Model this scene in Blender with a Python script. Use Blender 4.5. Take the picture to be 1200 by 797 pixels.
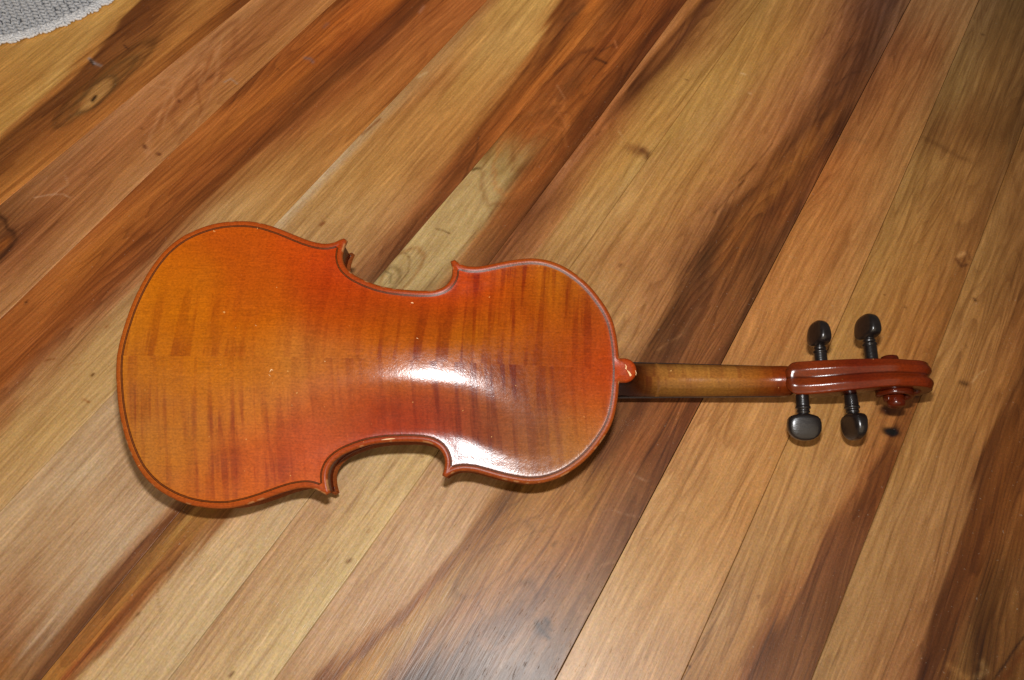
import bpy, math, random
import numpy as np
from mathutils import Matrix, Vector
from mathutils.geometry import delaunay_2d_cdt
random.seed(4); rng = np.random.default_rng(4)
for o in list(bpy.data.objects): bpy.data.objects.remove(o, do_unlink=True)
sc = bpy.context.scene
# ------------------------------------------------------------------ camera
H = 0.568                       # lens height above the boards, metres
TILT = math.atan2(534.0, 915.0) # lean of the lens away from straight down
cam_d = bpy.data.cameras.new('camera'); cam = bpy.data.objects.new('camera', cam_d)
sc.collection.objects.link(cam); sc.camera = cam
cam.location = (0, 0, H); cam.rotation_euler = (TILT, 0, 0)
cam_d.sensor_width = 23.6; cam_d.lens = 23.6 * 915 / 1200
cam_d.clip_start = 0.01; cam_d.clip_end = 50
# ------------------------------------------------------------------ room light (soft, dim) and the flash on the camera
w = bpy.data.worlds.new('World'); sc.world = w; w.use_nodes = True
bg = w.node_tree.nodes['Background']; WARM = np.array([1.0, .86, .72]); bg.inputs[0].default_value = (*WARM, 1)
AMB = 0.13
bg.inputs[1].default_value = AMB
fl = bpy.data.lights.new('camera_flash', 'AREA'); fl.shape = 'RECTANGLE'; fl.size = 0.036; fl.size_y = 0.016
fl.energy = 5.3; fl.color = (1.0, 1.0, 1.0)
flo = bpy.data.objects.new('camera_flash', fl); sc.collection.objects.link(flo)
cT, sT = math.cos(TILT), math.sin(TILT)
FLASH = Vector((0.004, 0.088 * cT, H + 0.088 * sT))
flo.location = FLASH
flo.rotation_euler = (TILT, 0, 0)
# added warm fill, unseen behind the photographer, to lift the shadows
fi = bpy.data.lights.new('soft_fill_light', 'AREA'); fi.shape = 'RECTANGLE'; fi.size = 3.6; fi.size_y = 2.2; fi.energy = 26; fi.color = (1.0, .78, .52)
fio = bpy.data.objects.new('soft_fill_light', fi); sc.collection.objects.link(fio)
FILL = Vector((-.30, -1.15, 1.40)); fio.location = FILL
FAX = (Vector((0, .3, 0)) - FILL).normalized(); fio.rotation_euler = FAX.to_track_quat('-Z', 'Y').to_euler()
sc.render.engine = 'CYCLES'
sc.view_settings.view_transform = 'Standard'; sc.view_settings.look = 'None'
sc.view_settings.exposure = 0.0; sc.view_settings.gamma = 1
# ------------------------------------------------------------------ helpers
def lin(c):
    c = np.asarray(c, float) / 255.0
    return np.where(c <= 0.04045, c / 12.92, ((c + 0.055) / 1.055) ** 2.4)
def survey(P):
    """where a point of the room was noted in the survey photograph"""
    P = np.asarray(P, float); x = P[..., 0]; y = P[..., 1]; z = P[..., 2] - H
    f = y * sT - z * cT; u = y * cT + z * sT
    return 600 + 915 * x / f, 398.5 - 915 * u / f
def floor_at(u, v, z=0.0):
    dx = (u - 600) / 915.0; dy = -(v - 398.5) / 915.0
    d = Vector((dx, dy * cT + sT, dy * sT - cT))
    s = (z - H) / d.z
    return Vector((d.x * s, d.y * s, z))
LEVEL = 5.4 / (4 * math.pi * math.pi)   # radiometric strength of the flash used below
def received(P, N):
    """light a diffuse patch gets, so that noted colours become paint colours"""
    P = np.asarray(P, float); L = np.array(FLASH) - P; r2 = (L ** 2).sum(-1); r = np.sqrt(r2)
    c = np.clip((L * np.asarray(N)).sum(-1) / r, 0, 1)
    ax = np.array([0, sT, -cT]); ce = np.clip((-L * ax).sum(-1) / r, 0, 1)
    L2 = np.array(FILL) - P; q2 = (L2 ** 2).sum(-1); q = np.sqrt(q2)
    c2 = np.clip((L2 * np.asarray(N)).sum(-1) / q, 0, 1); s2 = np.clip((-L2 * np.array(FAX)).sum(-1) / q, 0, 1)
    a = fl.energy / math.pi * c * ce / r2 / math.pi; b = fi.energy / math.pi * c2 * s2 / q2 / math.pi
    return a[..., None] + b[..., None] * np.array([1.0, .78, .52]) + AMB * 0.95 * WARM
def paint(col, P, N, gain=1.0):
    a = np.clip(lin(col) - .005, .002, 1) / received(P, N) * gain
    return np.clip(a, 0.0015, 0.85)
def link(o, parent=None):
    sc.collection.objects.link(o)
    if parent is not None: o.parent = parent
    return o
def mesh(name, V, F, mat, parent=None, smooth=True, col=None, flame=None):
    me = bpy.data.meshes.new(name)
    if isinstance(F, np.ndarray):
        nf, m4 = F.shape; me.vertices.add(len(V)); me.vertices.foreach_set('co', np.asarray(V, np.float32).ravel())
        me.loops.add(nf * m4); me.loops.foreach_set('vertex_index', F.astype(np.int32).ravel())
        me.polygons.add(nf); me.polygons.foreach_set('loop_start', np.arange(0, nf * m4, m4, dtype=np.int32)); me.update(calc_edges=True)
    else:
        me.from_pydata([tuple(map(float, v)) for v in V], [], [tuple(map(int, f)) for f in F]); me.update()
    if smooth: me.polygons.foreach_set('use_smooth', [True] * len(me.polygons))
    if col is not None:
        at = me.color_attributes.new('wood_colour', 'FLOAT_COLOR', 'POINT')
        c = np.ones((len(V), 4)); c[:, :3] = col
        if flame is not None: c[:, 3] = flame
        at.data.foreach_set('color', c.ravel())
    if mat: me.materials.append(mat)
    return link(bpy.data.objects.new(name, me), parent)
def thing(name, label, cat, loc=(0, 0, 0), group=None):
    o = link(bpy.data.objects.new(name, None)); o.location = loc; o['label'] = label; o['category'] = cat
    o.empty_display_size = 0.05
    if group: o['group'] = group
    return o
class NT:
    def __init__(s, name):
        s.m = bpy.data.materials.new(name); s.m.use_nodes = True; s.t = s.m.node_tree
        s.b = s.t.nodes['Principled BSDF']
    def n(s, kind, **kw):
        nd = s.t.nodes.new(kind)
        for k, v in kw.items():
            if k.startswith('i_'): nd.inputs[k[2:].replace('_', ' ')].default_value = v
            else: setattr(nd, k, v)
        return nd
    def l(s, a, b): s.t.links.new(a, b)
    def noise(s, vec, scale, detail=4, rough=.55, dist=0.0):
        nd = s.n('ShaderNodeTexNoise'); s.l(vec, nd.inputs['Vector'])
        nd.inputs['Scale'].default_value = scale; nd.inputs['Detail'].default_value = detail
        nd.inputs['Roughness'].default_value = rough; nd.inputs['Distortion'].default_value = dist
        return nd.outputs['Fac']
    def map(s, vec, scale=(1, 1, 1), loc=(0, 0, 0), rot=(0, 0, 0)):
        nd = s.n('ShaderNodeMapping'); s.l(vec, nd.inputs[0]); nd.inputs['Scale'].default_value = scale
        nd.inputs['Location'].default_value = loc; nd.inputs['Rotation'].default_value = rot
        return nd.outputs[0]
    def rng(s, val, a, b, c, d, clamp=True):
        nd = s.n('ShaderNodeMapRange'); s.l(val, nd.inputs[0]); nd.clamp = clamp
        for i, x in enumerate((a, b, c, d)): nd.inputs[i + 1].default_value = x
        return nd.outputs[0]
    def math(s, op, a, b=None):
        nd = s.n('ShaderNodeMath', operation=op)
        for i, x in enumerate((a, b)):
            if x is None: continue
            if isinstance(x, (int, float)): nd.inputs[i].default_value = x
            else: s.l(x, nd.inputs[i])
        return nd.outputs[0]
    def scale(s, col, fac):
        nd = s.n('ShaderNodeVectorMath', operation='SCALE'); s.l(col, nd.inputs[0]); s.l(fac, nd.inputs['Scale']); return nd.outputs[0]
    def mixc(s, fac, a, b, mode='MIX'):
        nd = s.n('ShaderNodeMix', data_type='RGBA', blend_type=mode)
        for i, x in ((0, fac), (6, a), (7, b)):
            if isinstance(x, (int, float)): nd.inputs[i].default_value = x
            elif isinstance(x, tuple): nd.inputs[i].default_value = (*x, 1)
            else: s.l(x, nd.inputs[i])
        return nd.outputs[2]
    def bump(s, h, strength, dist=0.001, normal=None):
        nd = s.n('ShaderNodeBump'); s.l(h, nd.inputs['Height']); nd.inputs['Strength'].default_value = strength
        nd.inputs['Distance'].default_value = dist
        if normal: s.l(normal, nd.inputs['Normal'])
        return nd.outputs[0]
def simple(name, rgb, rough=.5, spec=.5, coat=0, bump=0, bscale=900, var=.12, stretch=(1, 1, 1)):
    t = NT(name); tc = t.n('ShaderNodeTexCoord').outputs['Object']
    v = t.map(tc, stretch); f = t.noise(v, bscale * .4, 4)
    col = t.scale(t.mixc(0.0, rgb, rgb), t.rng(f, .3, .7, 1 - var, 1 + var)); t.l(col, t.b.inputs['Base Color'])
    t.b.inputs['Roughness'].default_value = rough; t.b.inputs['Specular IOR Level'].default_value = spec
    t.b.inputs['Coat Weight'].default_value = coat; t.b.inputs['Coat Roughness'].default_value = .2
    if bump: t.l(t.bump(t.noise(v, bscale, 3), bump, .0004), t.b.inputs['Normal'])
    return t.m
# ------------------------------------------------------------------ the boards of the floor
SEAMS = [[(18, 360 - 0), (79, 295), (180, 198), (237, 140), (298, 90), (330, 60), (394, 0)]]
S = {1: [(0, 244), (75, 170.5), (135, 128), (175.6, 100), (293, 0)],
     2: [(18, 360), (79, 295), (180, 198), (237, 140), (298, 90), (330, 60), (394, 0)],
     3: [(0, 599), (65, 531), (136, 456), (320, 266), (400, 181), (570, 0)],
     4: [(49, 797), (117, 713), (213, 594), (440, 328), (550, 203)],
     5: [(195, 797), (362, 584), (580, 300), (661, 196), (715, 120), (803, 0)],
     6: [(320, 797), (431, 645), (478, 580), (743, 205), (765, 180)],
     7: [(652, 797), (790, 531), (800, 506), (930, 266), (987, 160), (1030, 67)],
     8: [(800, 788), (917, 531), (1000, 350), (1033, 266), (1077, 160), (1143, 10)],
     9: [(950, 797), (1052, 531), (1057, 532), (1150, 276), (1200, 147)]}
ANG = math.atan2(1815.0, 1090.0)            # direction the boards run in, from +X
dA = np.array([math.cos(ANG), math.sin(ANG)]); dP = np.array([math.sin(ANG), -math.cos(ANG)])  # along, across (to the right)
SW = {}
for k, pts in S.items():
    q = np.array([[*floor_at(u, v)][:2] for u, v in pts]); a = q @ dA; b = q @ dP
    c = np.polyfit(a, b, 1)
    r = np.polyfit(a, b - np.polyval(c, a), 2) * .55 if len(pts) > 4 else np.zeros(3)
    SW[k] = (c, r, a.min(), a.max())
def seam(k, a):
    if k in SW:
        c, r, lo, hi = SW[k]; aa = np.clip(a, lo, hi)
        return np.polyval(c, a) + np.polyval(r, aa)
    if k < 1: return seam(1, a) - 0.30 + 0.125 * k
    return seam(9, a) + 0.135 * (k - 9)
# colours noted across the boards: board -> row -> (column, r, g, b)
T = {
0: {0: [(60,170,125,62),(140,180,135,70),(158,172,125,62),(168,95,55,27),(195,112,66,32),(215,132,82,40),(240,166,110,55),(265,152,96,46),(282,106,60,28)],
   50: [(20,165,120,60),(60,170,125,63),(100,180,135,72),(116,165,112,55),(124,98,57,28),(150,112,68,34),(172,130,80,40),(186,148,94,46),(205,166,108,52),(222,136,82,38)],
   100:[(0,170,120,60),(40,172,124,62),(55,182,138,74),(70,150,95,45),(84,96,57,28),(110,116,70,35),(128,146,95,48),(150,156,98,48),(172,146,90,42)],
   150:[(-30,168,120,58),(0,172,125,62),(10,140,90,44),(24,106,64,31),(45,120,72,35),(70,150,92,45),(95,160,100,48)],
   200:[(-30,108,65,32),(0,128,78,38),(20,150,95,45),(40,165,105,50)],
   300:[(-140,150,95,48),(-60,165,105,50)]},
1: {0: [(300,165,112,66),(330,148,94,52),(360,156,100,56),(385,168,112,62)],
   100:[(182,165,110,66),(205,160,104,60),(232,152,94,52),(262,162,106,58),(283,168,112,62)],
   200:[(60,146,98,60),(100,150,96,56),(140,160,105,60),(170,174,120,72)],
   300:[(-30,100,60,32),(0,108,64,38),(20,140,88,52),(50,160,108,65),(70,172,120,74)],
   400:[(-120,150,100,60),(-40,165,115,70)]},
2: {0: [(400,122,68,31),(425,160,86,37),(455,172,96,40),(474,112,60,29),(492,104,58,30),(520,150,86,42),(550,156,91,46),(567,150,88,45)],
   50: [(345,142,80,37),(375,160,90,38),(398,150,80,36),(422,116,62,31),(444,108,60,33),(465,148,87,45),(500,160,96,48),(519,160,96,48)],
   100:[(291,118,66,31),(305,158,92,42),(340,163,94,40),(360,124,70,33),(380,120,70,35),(400,150,88,45),(430,160,100,50),(470,160,98,48)],
   150:[(238,158,93,44),(270,160,95,42),(300,136,76,35),(328,114,65,33),(346,150,91,49),(380,168,112,58),(425,168,110,55)],
   200:[(180,136,78,37),(210,160,95,45),(240,146,83,39),(272,122,70,35),(290,164,110,60),(330,174,124,68),(380,176,124,68)],
   250:[(132,150,86,41),(160,164,98,45),(190,140,80,38),(214,128,74,36),(232,158,108,64),(262,184,140,86),(330,180,132,74)],
   300:[(80,154,92,45),(110,164,98,43),(140,142,80,38),(170,122,70,37),(192,162,110,68),(213,180,138,90),(280,182,142,92)],
   350:[(30,150,88,42),(60,164,98,47),(90,140,79,37),(114,128,72,37),(133,152,100,62),(150,178,136,88),(235,184,144,92)],
   400:[(0,150,86,40),(25,158,92,44),(48,134,75,36),(68,138,86,50),(85,168,120,75),(120,184,144,90),(185,188,148,94)],
   450:[(-40,150,86,40),(0,140,80,38),(18,144,92,55),(40,173,128,80),(90,188,148,92),(136,190,152,98)],
   500:[(-60,140,84,42),(0,164,115,68),(25,180,140,85),(60,190,150,92),(93,190,152,98)],
   600:[(-80,175,130,80),(0,190,150,98)]},
3: {0: [(574,160,108,60),(598,182,138,74),(640,186,143,78),(652,176,126,66),(661,112,64,31),(678,126,74,38),(696,176,102,43),(714,134,78,37),(732,122,70,35)],
   50: [(525,162,118,72),(550,175,126,68),(580,186,142,80),(620,184,138,75),(631,148,92,45),(645,108,61,30),(658,140,82,36),(673,180,108,48),(688,128,76,37)],
   100:[(479,168,124,76),(510,165,110,60),(545,180,131,69),(580,174,124,67),(598,150,90,42),(611,122,69,32),(628,166,97,43),(638,136,80,38)],
   150:[(432,184,146,98),(450,166,116,63),(500,175,123,66),(540,170,118,62),(560,130,75,35),(577,140,80,38),(592,158,91,42)],
   200:[(385,194,162,120),(400,178,132,76),(430,176,127,69),(460,180,130,72),(500,168,116,64),(520,138,82,42),(540,116,66,34),(549,126,73,37)],
   250:[(339,198,166,122),(356,180,136,82),(420,188,142,86),(460,180,130,80),(480,150,96,55),(495,124,76,42),(506,122,72,41)],
   300:[(296,190,152,106),(320,184,142,92),(410,176,130,81),(430,166,116,72),(446,130,82,49),(461,114,71,42)],
   460:[(140,186,151,111),(200,186,151,111),(300,180,140,95)],
   500:[(98,188,153,110),(135,184,148,108),(280,184,144,104)],
   550:[(52,188,152,110),(100,191,160,120),(150,182,146,107),(245,176,138,98)],
   600:[(3,190,155,112),(40,184,147,104),(90,181,144,102),(140,191,156,117),(182,190,156,118),(198,166,122,84),(206,112,68,38)],
   650:[(-45,186,150,106),(0,184,147,105),(40,176,138,97),(90,186,150,109),(132,191,160,122),(147,172,132,96),(156,116,72,44),(163,124,80,48)],
   700:[(-80,180,142,100),(0,174,132,92),(30,160,116,80),(60,180,142,102),(94,186,152,114),(105,148,104,66),(116,116,74,44),(125,112,72,42)],
   750:[(-100,160,118,80),(0,146,102,68),(30,158,116,80),(52,174,140,106),(64,130,88,56),(82,112,72,43)],
   797:[(-120,150,105,68),(0,150,100,56),(20,150,106,66),(42,108,70,43)]},
4: {0: [(740,118,68,34),(762,140,78,36),(782,112,61,30),(797,98,54,29)],
   50: [(695,138,80,38),(715,130,72,35),(735,148,84,39),(754,94,52,28),(763,100,55,30)],
   100:[(650,140,80,38),(667,112,65,34),(690,146,83,38),(708,124,70,34),(725,92,52,28)],
   150:[(604,146,84,37),(630,140,80,38),(655,150,88,42),(678,112,62,31),(690,100,56,29)],
   200:[(558,166,137,82),(592,158,128,78),(604,118,84,48),(620,148,90,46),(640,136,76,36),(653,108,62,31)],
   250:[(514,182,152,100),(560,178,148,96),(576,148,108,64),(590,150,94,51),(605,132,77,40),(617,112,67,36)],
   300:[(469,166,136,90),(500,176,143,93),(525,166,130,82),(550,154,105,62),(572,124,78,44),(582,112,70,42)],
   330:[(442,150,122,78),(465,166,136,86),(500,170,138,88),(540,150,100,58),(558,124,80,46)],
   560:[(240,150,108,60),(300,176,136,86),(380,196,158,112)],
   600:[(211,138,92,48),(240,170,126,68),(256,158,110,58),(264,146,98,58),(277,190,150,106),(330,198,164,118),(348,200,166,118)],
   650:[(169,152,106,58),(200,166,119,61),(214,142,92,50),(222,160,116,72),(232,196,160,114),(270,201,169,121),(304,200,168,118)],
   700:[(133,148,98,52),(155,166,113,55),(171,140,86,46),(180,166,120,76),(190,195,160,113),(230,201,169,121),(266,200,168,118)],
   750:[(95,152,100,51),(114,158,100,46),(127,138,80,42),(136,160,112,70),(147,195,158,111),(200,200,168,120),(230,200,168,120)],
   797:[(55,166,112,53),(73,142,78,38),(84,150,98,56),(94,188,148,98),(130,200,166,116),(190,200,168,120)]},
5: {0: [(807,150,98,54),(815,152,98,54),(822,128,82,42),(832,90,53,30),(846,132,88,48),(885,150,110,58)],
   50: [(769,160,106,62),(776,156,102,58),(782,126,78,42),(792,94,56,33),(806,132,87,48),(835,154,108,58),(851,156,112,60)],
   100:[(731,162,106,63),(737,150,96,56),(743,84,49,28),(754,106,66,36),(770,158,113,60),(800,165,122,65),(815,164,122,65)],
   150:[(696,154,96,56),(703,140,86,48),(715,150,95,52),(740,170,122,65),(760,170,125,65),(782,166,121,65)],
   200:[(660,158,104,66),(666,136,86,48),(680,160,108,60),(700,175,128,70),(730,178,132,72),(746,180,140,80)],
   250:[(624,108,65,38),(634,124,78,46),(650,158,106,62),(672,178,135,80),(711,181,139,83)],
   300:[(588,126,78,47),(612,158,105,66),(640,174,130,78),(676,178,135,82)],
   530:[(408,188,152,106),(450,200,165,112),(510,200,165,110)],
   600:[(354,186,146,102),(380,192,152,106),(420,200,165,112),(461,206,172,116)],
   700:[(274,186,146,102),(290,192,153,108),(330,197,160,112),(384,208,178,122)],
   797:[(199,184,150,105),(215,192,154,107),(240,195,158,108),(280,202,168,116),(316,206,174,120)]},
6: {0: [(895,155,115,62),(930,156,111,60),(970,146,100,58),(1000,110,72,47),(1030,84,55,41),(1045,80,54,41),(1060,98,68,47)],
   50: [(860,160,118,62),(900,165,119,62),(940,160,112,62),(972,132,86,53),(998,100,62,38),(1018,80,50,34),(1034,90,60,42)],
   100:[(825,168,125,66),(870,170,126,68),(910,160,110,62),(948,152,102,62),(972,106,66,40),(998,84,50,30),(1010,98,61,37)],
   150:[(790,170,128,68),(830,178,133,75),(880,166,113,65),(920,152,99,59),(945,104,64,37),(968,118,72,37),(981,72,42,26)],
   200:[(754,180,135,78),(800,175,128,70),(850,166,116,65),(880,152,100,56),(898,124,77,41),(925,136,86,43),(948,106,63,34),(959,112,66,36)],
   250:[(719,182,138,82),(760,175,128,74),(800,169,119,69),(834,158,108,67),(849,106,66,37),(880,132,82,41),(905,104,61,33),(923,122,73,38),(933,84,50,30)],
   300:[(686,180,135,82),(730,170,120,72),(780,166,116,71),(808,128,84,50),(828,88,57,34),(850,132,82,43),(880,108,67,38),(906,92,56,31)],
   350:[(650,178,134,82),(715,175,130,80),(745,172,122,75),(774,162,112,69),(794,112,73,43),(815,104,64,38),(840,118,74,43),(868,122,77,43),(881,84,52,30)],
   400:[(612,178,134,84),(735,175,128,80),(751,152,106,66),(765,108,70,41),(790,104,67,42),(820,132,84,49),(842,128,80,46),(855,96,59,34)],
   470:[(560,185,145,100),(700,150,100,60),(735,120,74,42),(760,114,68,38),(790,132,80,43),(817,116,68,37)],
   530:[(520,190,150,106),(600,170,125,78),(630,140,96,52),(680,134,92,50),(710,124,79,45),(740,140,86,48),(770,110,66,38),(786,102,61,36)],
   580:[(484,195,155,110),(520,196,157,113),(568,190,148,105),(584,170,126,80),(596,130,88,44),(620,160,115,62),(660,164,114,64),(690,172,123,70),(720,138,93,57),(758,124,80,47)],
   640:[(442,195,155,110),(500,196,159,116),(532,190,150,108),(541,152,108,62),(549,132,88,44),(565,156,108,58),(600,175,129,79),(640,170,121,73),(670,158,110,67),(700,138,96,64),(730,126,86,54)],
   700:[(397,195,155,112),(450,196,156,113),(474,186,144,100),(484,148,100,54),(490,138,88,44),(505,170,125,70),(530,175,135,85),(560,164,117,72),(590,168,123,80),(630,132,98,72),(660,146,108,74),(698,150,112,76)],
   750:[(361,190,150,108),(405,190,150,105),(424,172,124,74),(434,138,88,42),(448,170,122,60),(470,174,134,78),(500,148,106,68),(520,160,120,80),(560,124,92,68),(600,136,104,76),(670,132,100,72)],
   797:[(326,188,148,102),(366,182,140,94),(378,128,80,40),(388,126,78,38),(402,170,120,55),(430,178,134,72),(460,130,90,55),(480,96,68,48),(520,98,72,54),(580,104,78,56),(648,110,82,58)]},
7: {0: [(1066,118,84,54),(1100,130,95,60),(1144,124,92,58)],
   60: [(1040,118,77,48),(1080,125,82,48),(1118,132,97,59)],
   100:[(1016,126,82,50),(1050,140,92,52),(1101,136,99,60)],
   160:[(988,150,100,58),(1030,145,98,55),(1074,150,109,63)],
   200:[(966,160,102,55),(1000,155,105,58),(1057,155,112,65)],
   266:[(932,170,116,63),(980,165,112,62),(1030,161,116,68)],
   350:[(888,175,121,69),(940,171,119,67),(992,174,127,74)],
   400:[(862,178,126,73),(915,172,118,66),(970,178,130,75)],
   500:[(810,181,133,83),(850,182,135,82),(925,180,132,78)],
   600:[(760,190,150,100),(820,185,142,90),(882,178,132,80)],
   700:[(708,198,162,112),(770,195,155,105),(838,190,150,102)],
   797:[(656,194,158,112),(720,194,158,113),(794,188,150,108)]},
8: {0: [(1153,114,87,55),(1190,96,73,43),(1250,84,62,36)],
   100:[(1109,136,106,62),(1150,125,92,52),(1195,104,75,42),(1216,92,66,38)],
   155:[(1084,136,100,58),(1115,126,88,49),(1150,112,78,42),(1190,96,68,38)],
   200:[(1066,156,119,68),(1120,145,105,58),(1160,122,86,48),(1177,108,76,43)],
   300:[(1023,170,128,72),(1070,165,120,66),(1110,152,108,60),(1136,136,94,52)],
   400:[(980,180,135,75),(1040,172,122,66),(1080,158,108,58),(1099,144,98,52)],
   500:[(937,185,142,85),(1000,180,135,80),(1035,164,114,64),(1060,126,80,42)],
   560:[(911,185,140,85),(960,185,141,88),(998,176,129,79),(1018,150,98,55),(1027,102,61,32),(1038,114,68,35)],
   640:[(876,182,142,92),(930,180,138,85),(956,168,120,72),(969,112,70,41),(985,118,74,43),(1006,124,80,48)],
   720:[(841,185,148,102),(890,180,136,86),(912,156,107,65),(922,106,69,43),(945,120,80,49),(974,124,84,51)],
   797:[(804,162,122,76),(850,175,131,82),(872,150,102,64),(884,116,77,47),(910,122,82,50),(946,124,84,51)]},
9: {100:[(1225,105,74,42),(1300,80,58,34)],
   200:[(1185,128,92,52),(1260,92,64,38)],
   300:[(1146,145,108,62),(1195,124,87,49),(1260,90,58,32)],
   400:[(1108,160,118,68),(1150,155,112,64),(1195,134,90,50),(1215,80,50,28)],
   440:[(1092,165,122,70),(1150,160,115,66),(1188,142,96,52),(1200,92,58,31)],
   480:[(1078,166,125,72),(1130,165,120,68),(1168,152,106,59),(1180,100,62,32),(1220,104,64,33)],
   531:[(1057,170,128,75),(1110,165,122,72),(1146,148,104,60),(1156,94,57,30),(1185,114,70,35),(1260,104,64,33)],
   600:[(1031,172,132,82),(1090,170,128,80),(1126,152,110,67),(1137,94,57,30),(1165,114,70,35),(1195,120,76,38)],
   700:[(994,170,132,85),(1060,165,125,80),(1092,152,109,69),(1104,88,54,32),(1128,110,68,38),(1155,88,58,31),(1185,116,80,45)],
   797:[(957,165,130,85),(1030,165,122,78),(1062,146,100,65),(1077,84,51,31),(1105,108,70,39),(1128,122,88,50),(1148,76,49,28),(1175,104,70,38)]},
}
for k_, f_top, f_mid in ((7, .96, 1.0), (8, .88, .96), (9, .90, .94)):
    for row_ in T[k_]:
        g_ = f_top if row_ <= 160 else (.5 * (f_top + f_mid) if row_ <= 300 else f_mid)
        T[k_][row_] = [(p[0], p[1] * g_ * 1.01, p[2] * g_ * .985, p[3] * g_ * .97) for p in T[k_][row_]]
def board_xy(k, a): return seam(k, a), seam(k + 1, a)
def vnoise(a, b, seed):
    """smooth value noise, 0..1"""
    a = np.asarray(a, float); b = np.asarray(b, float); i = np.floor(a).astype(int); j = np.floor(b).astype(int); fa = a - i; fb = b - j
    fa = fa * fa * (3 - 2 * fa); fb = fb * fb * (3 - 2 * fb)
    def h(x, y):
        n = (x * 374761393 + y * 668265263 + seed * 1442695041) & 0xffffffff
        n = ((n ^ (n >> 13)) * 1274126177) & 0xffffffff
        return ((n ^ (n >> 16)) & 0xffff) / 65535.0
    return (h(i, j) * (1 - fa) + h(i + 1, j) * fa) * (1 - fb) + (h(i, j + 1) * (1 - fa) + h(i + 1, j + 1) * fa) * fb
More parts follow.
